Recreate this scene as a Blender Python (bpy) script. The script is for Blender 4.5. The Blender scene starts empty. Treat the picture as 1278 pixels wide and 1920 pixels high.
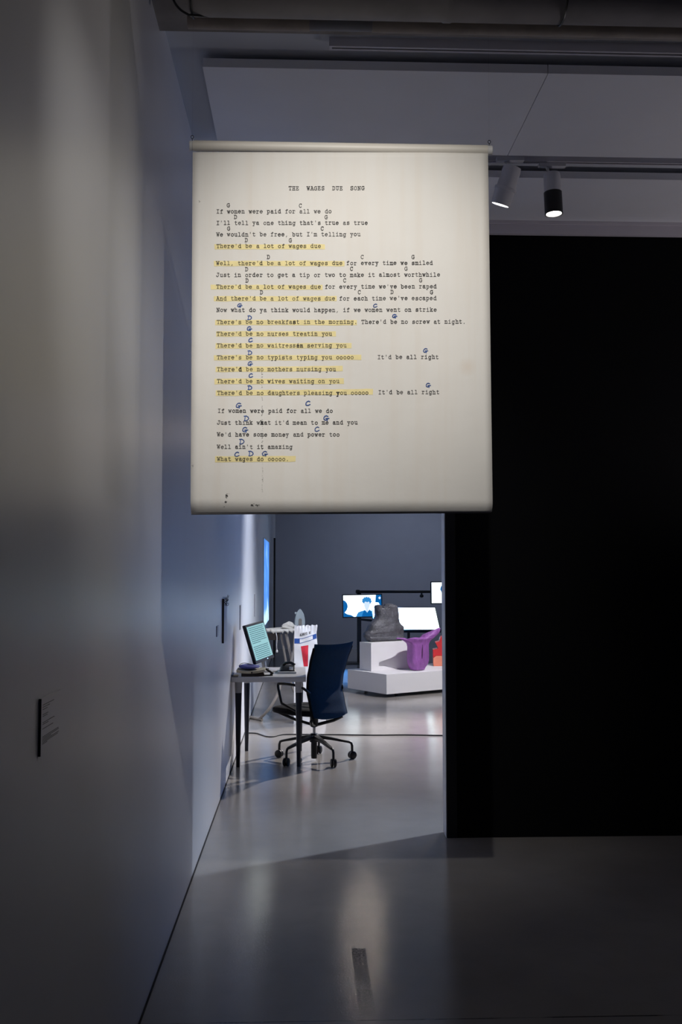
import bpy, math, random
from mathutils import Vector, Matrix
from mathutils.geometry import tessellate_polygon
random.seed(7)
S = bpy.context.scene
COL = S.collection
# ------------------------------------------------------------------ camera
F_PX, EYE = 1867.0, 1.62
VPX, VPY = 568.0, 1072.0
dY = Vector(((VPX - 639) / F_PX, -(VPY - 960) / F_PX, -1)).normalized()      # world +Y seen from the camera
dZ = Vector((0, 1, -(VPY - 960) / F_PX)).normalized()
dX = dY.cross(dZ)
dX.normalize()
R = Matrix((dX, dY, dZ))                                                        # camera -> world
cam_data = bpy.data.cameras.new('camera')
cam_data.lens = F_PX / 1920 * 36
cam_data.sensor_width = 36
cam = bpy.data.objects.new('camera', cam_data)
COL.objects.link(cam)
cam.matrix_world = Matrix.Translation((0, 0, EYE)) @ R.to_4x4()
S.camera = cam
cam_data.clip_end = 100

def ray(px, py):
    return R @ Vector(((px - 639) / F_PX, -(py - 960) / F_PX, -1))
def P(px, py, Y):            # point of the place at distance Y down the room
    d = ray(px, py)
    return Vector((0, 0, EYE)) + d * (Y / d.y)
def FL(px, py, z=0.0):       # point on the floor / a level surface
    d = ray(px, py)
    return Vector((0, 0, EYE)) + d * ((z - EYE) / d.z)

# ------------------------------------------------------------------ light and exposure
S.view_settings.view_transform = 'Standard'
S.view_settings.look = 'None'
S.view_settings.exposure = 0.0
S.view_settings.gamma = 1.0
S.view_settings.use_curve_mapping = False
world = bpy.data.worlds.new('world')
S.world = world
world.use_nodes = True
wb = world.node_tree.nodes['Background']
wb.inputs[0].default_value = (0.40, 0.50, 1.0, 1)
wb.inputs[1].default_value = 0.085

POW = dict(banner=208, field=36, edge=330, far=1700, sheen=4, wash=240, up=34, key=700, plat=680, snoot=0.7, front=3, farwall=230, blue=5200)

# ------------------------------------------------------------------ materials
def mat(name, col, rough=0.6, var=0.06, scale=8.0, bump=0.0, metal=0.0, emit=None, estr=0.0, spec=None, bscale=None, mapscale=None):
    m = bpy.data.materials.new(name)
    m.use_nodes = True
    nt = m.node_tree
    b = nt.nodes['Principled BSDF']
    b.inputs['Roughness'].default_value = rough
    b.inputs['Metallic'].default_value = metal
    if spec is not None:
        b.inputs['Specular IOR Level'].default_value = spec
    tc = nt.nodes.new('ShaderNodeTexCoord')
    no = nt.nodes.new('ShaderNodeTexNoise')
    no.inputs['Scale'].default_value = scale
    no.inputs['Detail'].default_value = 5
    src = tc.outputs['Object']
    if mapscale:
        mp = nt.nodes.new('ShaderNodeMapping')
        mp.inputs['Scale'].default_value = mapscale
        nt.links.new(src, mp.inputs['Vector'])
        src = mp.outputs['Vector']
    nt.links.new(src, no.inputs['Vector'])
    rp = nt.nodes.new('ShaderNodeValToRGB')
    rp.color_ramp.elements[0].position = 0.3
    rp.color_ramp.elements[1].position = 0.7
    rp.color_ramp.elements[0].color = (*[max(0, c * (1 - var)) for c in col], 1)
    rp.color_ramp.elements[1].color = (*[min(1, c * (1 + var)) for c in col], 1)
    nt.links.new(no.outputs['Fac'], rp.inputs['Fac'])
    nt.links.new(rp.outputs['Color'], b.inputs['Base Color'])
    if bump:
        n2 = nt.nodes.new('ShaderNodeTexNoise')
        n2.inputs['Scale'].default_value = bscale or scale * 4
        n2.inputs['Detail'].default_value = 6
        nt.links.new(src, n2.inputs['Vector'])
        bp = nt.nodes.new('ShaderNodeBump')
        bp.inputs['Strength'].default_value = bump
        bp.inputs['Distance'].default_value = 0.02
        nt.links.new(n2.outputs['Fac'], bp.inputs['Height'])
        nt.links.new(bp.outputs['Normal'], b.inputs['Normal'])
    if emit:
        b.inputs['Emission Color'].default_value = (*emit, 1)
        b.inputs['Emission Strength'].default_value = estr
    return m

M = {}
M['wall'] = mat('painted_wall', (0.84, 0.84, 0.87), 0.36, 0.015, 3, 0.03, bscale=180)
M['far_wall'] = mat('far_wall_paint', (0.26, 0.265, 0.31), 0.8, 0.03, 3, 0.02, bscale=150)
M['black_wall'] = mat('black_wall_paint', (0.0022, 0.0024, 0.0034), 0.75, 0.1, 3, 0.02, bscale=150, spec=0.12)
M['ceiling'] = mat('painted_ceiling', (0.62, 0.64, 0.69), 0.8, 0.03, 3)
M['back_ceiling'] = mat('back_ceiling_paint', (0.55, 0.56, 0.60), 0.9, 0.05, 3)
M['concrete'] = mat('raw_concrete', (0.30, 0.275, 0.255), 0.9, 0.2, 5, 0.25)
M['panel'] = mat('ceiling_panel_paint', (0.88, 0.88, 0.92), 0.7, 0.02, 3)
M['beam'] = mat('white_beam_paint', (0.66, 0.62, 0.67), 0.7, 0.03, 3)
M['pipe_beige'] = mat('beige_pipe_wrap', (0.40, 0.35, 0.31), 0.75, 0.12, 12, 0.1)
M['pipe_grey'] = mat('grey_pipe', (0.27, 0.27, 0.30), 0.6, 0.08, 8)
M['duct'] = mat('dull_duct', (0.24, 0.225, 0.235), 0.7, 0.14, 7, 0.08)
M['track'] = mat('grey_track', (0.62, 0.60, 0.65), 0.5, 0.03, 5)
M['black'] = mat('black_plastic', (0.006, 0.006, 0.008), 0.45, 0.1, 10)
M['black_metal'] = mat('black_metal', (0.008, 0.009, 0.013), 0.4, 0.1, 10)
M['navy_metal'] = mat('dark_blue_lacquer', (0.010, 0.013, 0.026), 0.35, 0.1, 10)
M['white_plastic'] = mat('white_plastic', (0.68, 0.67, 0.68), 0.45, 0.03, 6)
M['lamp_white'] = mat('lamp_housing_white', (0.74, 0.73, 0.77), 0.4, 0.03, 6)
M['desk_top'] = mat('white_laminate', (0.72, 0.70, 0.69), 0.4, 0.02, 6)
M['collar'] = mat('pale_grey_metal', (0.55, 0.54, 0.55), 0.4, 0.03, 9)
M['chrome'] = mat('chrome', (0.6, 0.6, 0.62), 0.2, 0.02, 5, metal=1.0)
M['fabric_navy'] = mat('navy_fabric', (0.003, 0.031, 0.080), 0.85, 0.12, 60, 0.15, bscale=500, spec=0.25)
M['seat_black'] = mat('black_fabric', (0.008, 0.008, 0.011), 0.9, 0.15, 60, 0.15, bscale=400, spec=0.2)
M['plinth'] = mat('white_plinth_paint', (0.80, 0.78, 0.79), 0.6, 0.015, 4)
M['rock'] = mat('grey_mottled_clay', (0.095, 0.095, 0.108), 0.5, 0.4, 9, 0.9, bscale=26)
M['purple'] = mat('purple_glaze', (0.33, 0.115, 0.40), 0.45, 0.25, 9, 0.8, bscale=30, mapscale=(1, 1, 0.45))
M['purple_dark'] = mat('dark_slit', (0.06, 0.012, 0.07), 0.7, 0.1, 7)
M['red'] = mat('red_paint', (0.62, 0.03, 0.035), 0.5, 0.08, 7)
M['salmon'] = mat('salmon_paint', (0.80, 0.26, 0.16), 0.6, 0.08, 7)
M['paper_white'] = mat('white_paper', (0.78, 0.78, 0.79), 0.7, 0.03, 9)
M['sack'] = mat('white_sack_cloth', (0.85, 0.85, 0.87), 0.65, 0.03, 9, 0.25, bscale=14)
M['sack_blue'] = mat('printed_blue', (0.012, 0.075, 0.33), 0.6, 0.08, 20)
M['sack_red'] = mat('printed_red', (0.62, 0.02, 0.045), 0.5, 0.25, 40, mapscale=(1, 1, 0.3))
M['cream'] = mat('cream_card', (0.62, 0.54, 0.38), 0.7, 0.08, 20)
M['brown'] = mat('dark_brown_board', (0.05, 0.035, 0.03), 0.6, 0.15, 20)
M['violet'] = mat('violet_blue_cloth', (0.12, 0.13, 0.42), 0.8, 0.2, 50, 0.3, bscale=120)
M['board_cloth'] = mat('grey_board_cover', (0.42, 0.40, 0.36), 0.85, 0.12, 30, 0.3, bscale=40)
M['board_leg'] = mat('grey_brown_tube', (0.27, 0.24, 0.215), 0.5, 0.06, 12)
M['iron'] = mat('grey_blue_iron', (0.24, 0.28, 0.30), 0.4, 0.08, 12)
M['iron_dark'] = mat('brown_grey_hollow', (0.13, 0.12, 0.11), 0.6, 0.1, 12)
M['ink'] = mat('typed_ink', (0.035, 0.033, 0.035), 0.8, 0.3, 60)
M['ink_grey'] = mat('grey_print', (0.22, 0.22, 0.23), 0.8, 0.2, 60)
M['pen'] = mat('blue_pen', (0.025, 0.085, 0.32), 0.7, 0.2, 60)
M['marker'] = mat('yellow_highlighter', (0.90, 0.77, 0.39), 0.75, 0.08, 30)
M['hem'] = mat('grey_hem', (0.10, 0.095, 0.10), 0.7, 0.05, 20)
M['roller'] = mat('white_roller', (0.70, 0.66, 0.60), 0.45, 0.03, 8)
M['shade_dark'] = mat('painted_shade', (0.02, 0.018, 0.02), 0.9, 0.1, 8)  # dark colour standing in for shade
M['lens'] = mat('lamp_lens', (0.9, 0.9, 0.9), 0.3, 0.0, 5, emit=(1.0, 0.94, 0.85), estr=14)
M['lens_warm'] = mat('lamp_lens_warm', (0.9, 0.9, 0.9), 0.3, 0.0, 5, emit=(1.0, 0.80, 0.62), estr=70)
M['lens_small'] = mat('lamp_lens_edge', (0.9, 0.9, 0.9), 0.3, 0.0, 5, emit=(1.0, 0.97, 0.92), estr=6)
M['tv_white'] = mat('screen_white', (0.02, 0.02, 0.02), 0.3, 0.0, 5, emit=(0.80, 0.93, 1.0), estr=2.2)
M['tv_blank'] = mat('screen_blank_white', (0.02, 0.02, 0.02), 0.3, 0.0, 5, emit=(0.78, 0.93, 1.0), estr=4.0)
M['added_glow'] = mat('added_glow_blue', (0.01, 0.01, 0.02), 0.3, 0.0, 5, emit=(0.12, 0.36, 1.0), estr=9)  # only for the added blue panel behind the black wall
M['tv_blue'] = mat('screen_blue', (0.01, 0.01, 0.02), 0.3, 0.0, 5, emit=(0.0, 0.12, 0.40), estr=1.0)
M['tv_mid'] = mat('screen_mid_blue', (0.01, 0.01, 0.02), 0.3, 0.0, 5, emit=(0.03, 0.25, 0.62), estr=1.0)
M['tv_face'] = mat('screen_pale_blue', (0.01, 0.01, 0.02), 0.3, 0.0, 5, emit=(0.66, 0.82, 1.0), estr=1.0)
M['tv_bezel'] = mat('screen_bezel', (0.005, 0.012, 0.02), 0.35, 0.05, 8)
M['mon_screen'] = mat('monitor_page', (0.02, 0.02, 0.02), 0.3, 0.0, 5, emit=(0.33, 0.62, 0.66), estr=0.95)
M['mon_text'] = mat('monitor_text', (0.02, 0.02, 0.02), 0.3, 0.0, 5, emit=(0.05, 0.14, 0.18), estr=0.9)
M['led'] = mat('power_light', (0.2, 0.2, 0.3), 0.3, 0.0, 5, emit=(0.35, 0.6, 1.0), estr=5)

def banner_material():
    m = mat('banner_paper', (0.80, 0.775, 0.74), 0.75, 0.03, 2.2, 0.12, bscale=9)
    nt = m.node_tree
    b = nt.nodes['Principled BSDF']
    ramp = b.inputs['Base Color'].links[0].from_node
    # age-yellowed streaks along the paper, a stain at the right margin
    tc = nt.nodes.new('ShaderNodeTexCoord')
    mp = nt.nodes.new('ShaderNodeMapping'); mp.inputs['Scale'].default_value = (9, 1, 0.5)
    nz = nt.nodes.new('ShaderNodeTexNoise'); nz.inputs['Scale'].default_value = 2.5; nz.inputs['Detail'].default_value = 4
    nt.links.new(tc.outputs['Object'], mp.inputs['Vector']); nt.links.new(mp.outputs['Vector'], nz.inputs['Vector'])
    mr = nt.nodes.new('ShaderNodeMapRange')
    mr.inputs['From Min'].default_value = 0.45; mr.inputs['From Max'].default_value = 0.75
    mr.inputs['To Max'].default_value = 0.30
    nt.links.new(nz.outputs['Fac'], mr.inputs['Value'])
    mx = nt.nodes.new('ShaderNodeMix'); mx.data_type = 'RGBA'
    mx.inputs['B'].default_value = (0.74, 0.66, 0.57, 1)
    nt.links.new(mr.outputs['Result'], mx.inputs['Factor']); nt.links.new(ramp.outputs['Color'], mx.inputs['A'])
    st = nt.nodes.new('ShaderNodeVectorMath'); st.operation = 'DISTANCE'
    sp = P(876, 688, 3.58); st.inputs[1].default_value = (sp.x, sp.y, sp.z)
    nt.links.new(tc.outputs['Object'], st.inputs[0])
    m2 = nt.nodes.new('ShaderNodeMapRange')
    m2.inputs['From Min'].default_value = 0.0; m2.inputs['From Max'].default_value = 0.038
    m2.inputs['To Min'].default_value = 0.4; m2.inputs['To Max'].default_value = 0.0
    nt.links.new(st.outputs['Value'], m2.inputs['Value'])
    mx2 = nt.nodes.new('ShaderNodeMix'); mx2.data_type = 'RGBA'
    mx2.inputs['B'].default_value = (0.72, 0.58, 0.46, 1)
    nt.links.new(m2.outputs['Result'], mx2.inputs['Factor']); nt.links.new(mx.outputs['Result'], mx2.inputs['A'])
    nt.links.new(mx2.outputs['Result'], b.inputs['Base Color'])
    return m
M['banner'] = banner_material()

def floor_material():
    m = bpy.data.materials.new('polished_concrete_floor'); m.use_nodes = True
    nt = m.node_tree; b = nt.nodes['Principled BSDF']
    N, L = nt.nodes.new, nt.links.new
    tc = N('ShaderNodeTexCoord')
    def noise(scale, detail=5, ms=(1, 1, 1)):
        mp = N('ShaderNodeMapping'); mp.inputs['Scale'].default_value = ms
        L(tc.outputs['Object'], mp.inputs['Vector'])
        n = N('ShaderNodeTexNoise'); n.inputs['Scale'].default_value = scale; n.inputs['Detail'].default_value = detail
        L(mp.outputs['Vector'], n.inputs['Vector']); return n.outputs['Fac']
    def rng(v, a, b_, c, d):
        r = N('ShaderNodeMapRange')
        for k, x in zip(('From Min', 'From Max', 'To Min', 'To Max'), (a, b_, c, d)): r.inputs[k].default_value = x
        L(v, r.inputs['Value']); return r.outputs['Result']
    def math_(op, a, c=None):
        n = N('ShaderNodeMath'); n.operation = op
        for i, v in enumerate((a, c)):
            if v is None: continue
            if isinstance(v, (int, float)): n.inputs[i].default_value = v
            else: L(v, n.inputs[i])
        return n.outputs[0]
    def mix(f, a, c):
        n = N('ShaderNodeMix'); n.data_type = 'RGBA'; L(f, n.inputs['Factor'])
        for k, v in (('A', a), ('B', c)):
            if isinstance(v, tuple): n.inputs[k].default_value = v
            else: L(v, n.inputs[k])
        return n.outputs['Result']
    base = mix(rng(noise(1.6), 0.3, 0.7, 0, 1), (0.285, 0.262, 0.243, 1), (0.345, 0.32, 0.298, 1))
    base = mix(rng(noise(9, 8), 0.5, 0.9, 0, 0.22), base, (0.22, 0.21, 0.205, 1))
    sx = N('ShaderNodeSeparateXYZ'); L(tc.outputs['Object'], sx.inputs[0])
    X, Y = sx.outputs['X'], sx.outputs['Y']
    # worn strip where floor tape was, speckled
    a, c = FL(676, 1778), FL(684, 1905)
    inx = math_('LESS_THAN', math_('ABSOLUTE', math_('SUBTRACT', X, (a.x + c.x) / 2 + 0.0)), 0.030)
    iny = math_('MULTIPLY', math_('LESS_THAN', Y, a.y), math_('GREATER_THAN', Y, c.y))
    fade = rng(Y, c.y, a.y, 0.15, 0.95)
    sp = rng(noise(110, 3), 0.42, 0.52, 0.15, 1.0)
    strip = math_('MULTIPLY', math_('MULTIPLY', inx, iny), math_('MULTIPLY', fade, sp))
    base = mix(math_('MULTIPLY', strip, 0.85), base, (0.03, 0.027, 0.027, 1))
    # a saw-cut joint across the floor and faint scratches
    jy = FL(700, 1913).y
    jl = math_('LESS_THAN', math_('ABSOLUTE', math_('SUBTRACT', Y, jy)), 0.004)
    jl = math_('MULTIPLY', jl, rng(noise(5, 3), 0.42, 0.55, 0.15, 0.9))
    base = mix(jl, base, (0.03, 0.028, 0.028, 1))
    scr = rng(noise(14, 6, (0.35, 5, 1)), 0.68, 0.80, 0, 0.10)
    base = mix(scr, base, (0.14, 0.13, 0.13, 1))
    L(base, b.inputs['Base Color'])
    ro = rng(noise(2.2, 3), 0.3, 0.7, 0.11, 0.15)
    ro = math_('ADD', ro, math_('MULTIPLY', strip, 0.35))
    L(ro, b.inputs['Roughness'])
    L(math_('SUBTRACT', 0.5, math_('MULTIPLY', strip, 0.46)), b.inputs['Specular IOR Level'])
    bp = N('ShaderNodeBump'); bp.inputs['Strength'].default_value = 0.06; bp.inputs['Distance'].default_value = 0.01
    L(noise(120, 4), bp.inputs['Height']); L(bp.outputs['Normal'], b.inputs['Normal'])
    return m
M['floor'] = floor_material()

def projection_material():
    m = bpy.data.materials.new('projected_blue_film'); m.use_nodes = True
    nt = m.node_tree; b = nt.nodes['Principled BSDF']
    N, L = nt.nodes.new, nt.links.new
    b.inputs['Base Color'].default_value = (0.05, 0.05, 0.06, 1)
    tc = N('ShaderNodeTexCoord'); mp = N('ShaderNodeMapping'); mp.inputs['Scale'].default_value = (1, 0.9, 1.5)
    L(tc.outputs['Object'], mp.inputs['Vector'])
    n = N('ShaderNodeTexNoise'); n.inputs['Scale'].default_value = 2.2; n.inputs['Detail'].default_value = 3
    L(mp.outputs['Vector'], n.inputs['Vector'])
    sx = N('ShaderNodeSeparateXYZ'); L(tc.outputs['Object'], sx.inputs[0])
    r = N('ShaderNodeMapRange'); r.inputs['From Min'].default_value = 1.25; r.inputs['From Max'].default_value = 0.9
    r.inputs['To Min'].default_value = 0.0; r.inputs['To Max'].default_value = 0.28
    L(sx.outputs['Z'], r.inputs['Value'])
    ad = N('ShaderNodeMath'); ad.operation = 'ADD'; L(n.outputs['Fac'], ad.inputs[0]); L(r.outputs['Result'], ad.inputs[1])
    rp = N('ShaderNodeValToRGB')
    e = rp.color_ramp.elements
    e[0].position = 0.35; e[0].color = (0.05, 0.20, 0.66, 1)
    e[1].position = 0.78; e[1].color = (0.55, 0.80, 1.0, 1)
    x = rp.color_ramp.elements.new(0.60); x.color = (0.10, 0.33, 0.88, 1)
    L(ad.outputs[0], rp.inputs['Fac']); L(rp.outputs['Color'], b.inputs['Emission Color'])
    b.inputs['Emission Strength'].default_value = 1.25
    return m
M['projection'] = projection_material()

# ------------------------------------------------------------------ mesh helpers
class MB:
    def __init__(s): s.v, s.f = [], []
    def add(s, vs, fs):
        o = len(s.v); s.v += [tuple(x) for x in vs]; s.f += [tuple(i + o for i in f) for f in fs]; return s
    def hexa(s, c):      # 8 corners: bottom ring then top ring
        return s.add(c, [(3, 2, 1, 0), (4, 5, 6, 7), (0, 1, 5, 4), (1, 2, 6, 5), (2, 3, 7, 6), (3, 0, 4, 7)])
    def box(s, x0, x1, y0, y1, z0, z1):
        return s.hexa([(x0, y0, z0), (x1, y0, z0), (x1, y1, z0), (x0, y1, z0), (x0, y0, z1), (x1, y0, z1), (x1, y1, z1), (x0, y1, z1)])
    def obox(s, o, u, v, w):   # origin corner and three edge vectors
        o, u, v, w = map(Vector, (o, u, v, w))
        return s.hexa([o, o + u, o + u + v, o + v, o + w, o + u + w, o + u + v + w, o + v + w])
    def cone(s, p0, p1, r0, r1, n=20, caps=True):
        p0, p1 = Vector(p0), Vector(p1); d = (p1 - p0).normalized()
        a = d.orthogonal().normalized(); b = d.cross(a)
        vs = []
        for p, r in ((p0, r0), (p1, r1)):
            for i in range(n):
                t = 2 * math.pi * i / n; vs.append(p + a * (r * math.cos(t)) + b * (r * math.sin(t)))
        fs = [(i, (i + 1) % n, n + (i + 1) % n, n + i) for i in range(n)]
        if caps: fs += [tuple(reversed(range(n))), tuple(range(n, 2 * n))]
        return s.add(vs, fs)
    def tube(s, pts, r, n=10):
        pts = [Vector(p) for p in pts]; m = len(pts); rs = r if isinstance(r, (list, tuple)) else [r] * m
        vs = []; a = None
        for k, p in enumerate(pts):
            t = (pts[min(k + 1, m - 1)] - pts[max(k - 1, 0)]).normalized()
            if a is None: a = t.orthogonal().normalized()
            a = (a - t * a.dot(t)).normalized(); b = t.cross(a)
            for i in range(n):
                g = 2 * math.pi * i / n; vs.append(p + a * (rs[k] * math.cos(g)) + b * (rs[k] * math.sin(g)))
        fs = [(k * n + i, k * n + (i + 1) % n, (k + 1) * n + (i + 1) % n, (k + 1) * n + i) for k in range(m - 1) for i in range(n)]
        fs += [tuple(reversed(range(n))), tuple(range((m - 1) * n, m * n))]
        return s.add(vs, fs)
    def lathe(s, o, axis, prof, n=24):   # prof: (distance along axis, radius)
        o, d = Vector(o), Vector(axis).normalized(); a = d.orthogonal().normalized(); b = d.cross(a)
        vs = []
        for h, r in prof:
            for i in range(n):
                g = 2 * math.pi * i / n; vs.append(o + d * h + a * (r * math.cos(g)) + b * (r * math.sin(g)))
        m = len(prof)
        fs = [(k * n + i, k * n + (i + 1) % n, (k + 1) * n + (i + 1) % n, (k + 1) * n + i) for k in range(m - 1) for i in range(n)]
        fs += [tuple(reversed(range(n))), tuple(range((m - 1) * n, m * n))]
        return s.add(vs, fs)
    def prism(s, outline, fn, t):        # outline (a, b) pairs; fn(a, b, depth) -> point
        n = len(outline)
        vs = [fn(a, b, 0) for a, b in outline] + [fn(a, b, t) for a, b in outline]
        fs = [tuple(range(n)), tuple(reversed(range(n, 2 * n)))] + [((i + 1) % n, i, n + i, n + (i + 1) % n) for i in range(n)]
        return s.add(vs, fs)
    def build(s, name, m, parent=None, smooth=True, bevel=0.0, angle=40):
        me = bpy.data.meshes.new(name); me.from_pydata(s.v, [], s.f); me.update()
        import bmesh
        bm = bmesh.new(); bm.from_mesh(me); bmesh.ops.recalc_face_normals(bm, faces=bm.faces); bm.to_mesh(me); bm.free()
        if smooth:
            for p in me.polygons: p.use_smooth = True
            me.set_sharp_from_angle(angle=math.radians(angle))
        me.materials.append(M[m] if isinstance(m, str) else m)
        o = bpy.data.objects.new(name, me); COL.objects.link(o)
        if parent is not None:
            o.parent = parent
            bpy.context.view_layer.update()
            o.matrix_parent_inverse = parent.matrix_world.inverted()
        if bevel:
            md = o.modifiers.new('bevel', 'BEVEL'); md.width = bevel; md.segments = 2; md.limit_method = 'ANGLE'
        return o

def empty(name, loc, label, cat, group=None):
    o = bpy.data.objects.new(name, None); COL.objects.link(o); o.location = loc; o.empty_display_size = 0.1
    return tag(o, label, cat, group)
def tag(o, label, cat, group=None):
    o['label'] = label; o['category'] = cat
    if group: o['group'] = group
    bpy.context.view_layer.update()
    return o
def struct(o):
    o['kind'] = 'structure'; return o
def arc(pts, n=8):           # Catmull-Rom through points
    pts = [Vector(p) for p in pts]; out = []
    for i in range(len(pts) - 1):
        p0, p1, p2, p3 = pts[max(i - 1, 0)], pts[i], pts[i + 1], pts[min(i + 2, len(pts) - 1)]
        for k in range(n):
            t = k / n
            out.append(0.5 * ((2 * p1) + (p2 - p0) * t + (2 * p0 - 5 * p1 + 4 * p2 - p3) * t * t + (3 * p1 - p0 - 3 * p2 + p3) * t ** 3))
    return out + [pts[-1]]

# ------------------------------------------------------------------ the setting
WX = -0.586                       # left wall plane
WALL_Y = FL(862, 1571).y                     # front face of the black wall
CORNER_X = P(836, 1500, WALL_Y).x
WALL_TOP = P(1100, 443, WALL_Y).z
CEIL = 3.90
FAR_Y, RIGHT_X = 21.0, 7.0

struct(MB().box(WX - 0.1, RIGHT_X + 0.2, -1.5, FAR_Y + 0.2, -0.1, 0).build('floor', 'floor', smooth=False))
struct(MB().box(WX - 0.15, WX, -1.5, FAR_Y + 0.2, 0, CEIL + 0.05).build('wall_left', 'wall', smooth=False))
struct(MB().box(WX, RIGHT_X + 0.2, FAR_Y, FAR_Y + 0.2, 0, CEIL + 0.05).build('wall_back', 'far_wall', smooth=False))
struct(MB().box(RIGHT_X, RIGHT_X + 0.2, WALL_Y, FAR_Y, 0, CEIL + 0.05).build('wall_right', 'far_wall', smooth=False))
bw = struct(MB().box(CORNER_X + 0.004, RIGHT_X, WALL_Y, WALL_Y + 0.14, 0, WALL_TOP).build('wall_black', 'black_wall', smooth=False))
MB().box(CORNER_X, CORNER_X + 0.0038, WALL_Y + 0.004, WALL_Y + 0.14, 0, WALL_TOP).build('painted_end', 'wall', bw, smooth=False)
MB().box(CORNER_X + 0.004, CORNER_X + 0.066, WALL_Y - 0.004, WALL_Y, 0, WALL_TOP).build('corner_bead', 'black', bw, smooth=False)
BEAM_Y = WALL_Y - 0.03
struct(MB().box(WX, RIGHT_X, 3.94, BEAM_Y, CEIL, CEIL + 0.05).build('ceiling', 'ceiling', smooth=False))
struct(MB().box(WX, RIGHT_X, WALL_Y + 0.14, FAR_Y, CEIL, CEIL + 0.05).build('ceiling_back', 'back_ceiling', smooth=False))
struct(MB().box(WX, RIGHT_X, -0.5, 3.94, CEIL - 0.09, CEIL + 0.05).build('ceiling_front', 'concrete', smooth=False))
struct(MB().box(4.6, 4.8, -1.5, WALL_Y, 0, CEIL + 0.05).build('light_block_right', 'black_wall', smooth=False))  # unseen dark wall added to keep light off the right floor
struct(MB().box(1.3, 4.6, -1.7, -1.5, 0, CEIL + 0.05).build('light_block_rear', 'black_wall', smooth=False))  # unseen wall added to narrow the opening for world light
# white beam across the opening and along the top of the black wall, with a ledge on it
struct(MB().box(WX, RIGHT_X, BEAM_Y, WALL_Y + 0.14, WALL_TOP, CEIL + 0.05).build('trim_1', 'beam', smooth=False))
struct(MB().box(WX, RIGHT_X, BEAM_Y - 0.012, BEAM_Y, WALL_TOP + 0.062, CEIL - 0.02).build('trim_2', 'beam', smooth=False))
struct(MB().box(WX, WX + 0.006, -1.4, FAR_Y, 0, 0.006).build('shade_strip', 'shade_dark', smooth=False))  # dark strip painting in the shade line at the wall foot
# dark edge of a door frame standing proud of the left wall close to the far corner
zt = P(513, 1009, 19.9).z
struct(MB().box(WX, WX + 0.035, 19.8, 19.95, 0, zt).build('trim_4', 'black', smooth=False))

# hung ceiling panels
def level_y(px, py, z): d = ray(px, py); return d.y * (z - EYE) / d.z
pt_ = CEIL - 0.03
yb = level_y(700, 115, pt_)
pz = P(700, 131.5, yb).z
xl = P(379.5, 131, yb).x
xs = P(1027, 137, yb).x
yb2 = level_y(1100, 294, pz)
tag(MB().box(xl, xs - 0.002, yb, yb2, pz, pt_).build('ceiling_panel', 'panel', smooth=False),
    'long pale ceiling panel with its left end showing, above the hanging song sheet', 'ceiling panel', 'hung ceiling panels')
tag(MB().box(xs + 0.002, 4.5, yb, yb2, pz, pt_).build('ceiling_panel', 'panel', smooth=False),
    'pale ceiling panel right of the thin seam, above the two spotlights', 'ceiling panel', 'hung ceiling panels')
y1 = level_y(1100, 335, pz)
tag(MB().box(WX + 0.1, 4.5, y1, BEAM_Y - 0.014, pz, pt_).build('ceiling_panel', 'panel', smooth=False),
    'narrow pale ceiling panel behind the two spotlights, just over the black wall', 'ceiling panel', 'hung ceiling panels')

def track(x0, x1, y, z0, label, w=0.036, h=0.04):
    r = empty('light_track', (x0, y, z0 - h), label, 'light track', 'lighting tracks')
    m = MB()
    m.box(x0, x1, y - w / 2, y - 0.006, z0 - h, z0)
    m.box(x0, x1, y + 0.006, y + w / 2, z0 - h, z0)
    m.box(x0, x1, y - 0.006, y + 0.006, z0 - h + 0.010, z0)
    m.box(x0, x0 + 0.012, y - 0.006, y + 0.006, z0 - h, z0)
    m.build('rail', 'track', r, smooth=False)
    MB().box(x0 + 0.0125, x1 - 0.001, y - 0.0055, y + 0.0055, z0 - h + 0.006, z0 - h + 0.0095).build('slot', 'black', r, smooth=False)
    return r
d_ = ray(617, 69); ty = d_.y * (CEIL - EYE) / d_.z + 0.018
track(P(617, 75, ty).x, 4.4, ty, CEIL, 'bare ceiling light track nearest the pipes, with no lamps on it')
d_ = ray(1100, 306); ty2 = d_.y * (CEIL - 0.04 - EYE) / d_.z
track(-0.2, 4.4, ty2, CEIL, 'ceiling light track carrying the two spotlights beside the hanging sheet')

# pipes under the concrete ceiling
def pz_at(y, px, py): return P(px, py, y).z
yp = 3.72
c0, c1 = P(352, 43, yp), P(1278, 54, yp)
rad = (P(500, 31, yp).z - P(500, 56, yp).z) / 2
zc = (P(500, 31, yp).z + P(500, 56, yp).z) / 2
xa, xb = P(580, 45, yp).x, P(697, 45, yp).x
pr = empty('ceiling_pipe', (c0.x, yp, zc), 'beige pipe with a grey middle stretch, running under the ceiling above the sheet', 'pipe')
MB().cone((c0.x, yp, zc), (xa, yp, zc), rad, rad, 24).build('lagging', 'pipe_beige', pr)
MB().cone((xa, yp, zc), (xb, yp, zc), rad * 0.88, rad * 0.88, 24).build('bare_pipe', 'pipe_grey', pr)
MB().cone((xb, yp, zc), (4.4, yp, zc), rad, rad, 24).build('lagging', 'pipe_beige', pr)
yd = 3.42
zb_ = P(600, 31, yd).z
rd = 0.085
dr = empty('air_duct', (0, yd, zb_), 'thick dull grey duct under the ceiling, in front of the beige pipe', 'duct')
x0 = P(355, 20, yd).x
MB().lathe((x0, yd, zb_ + rd), (1, 0, 0), [(0, rd), (0.9, rd), (0.905, rd + 0.003), (0.93, rd + 0.003), (0.935, rd), (4.2, rd)], 32).build('duct_shell', 'duct', dr)
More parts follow.
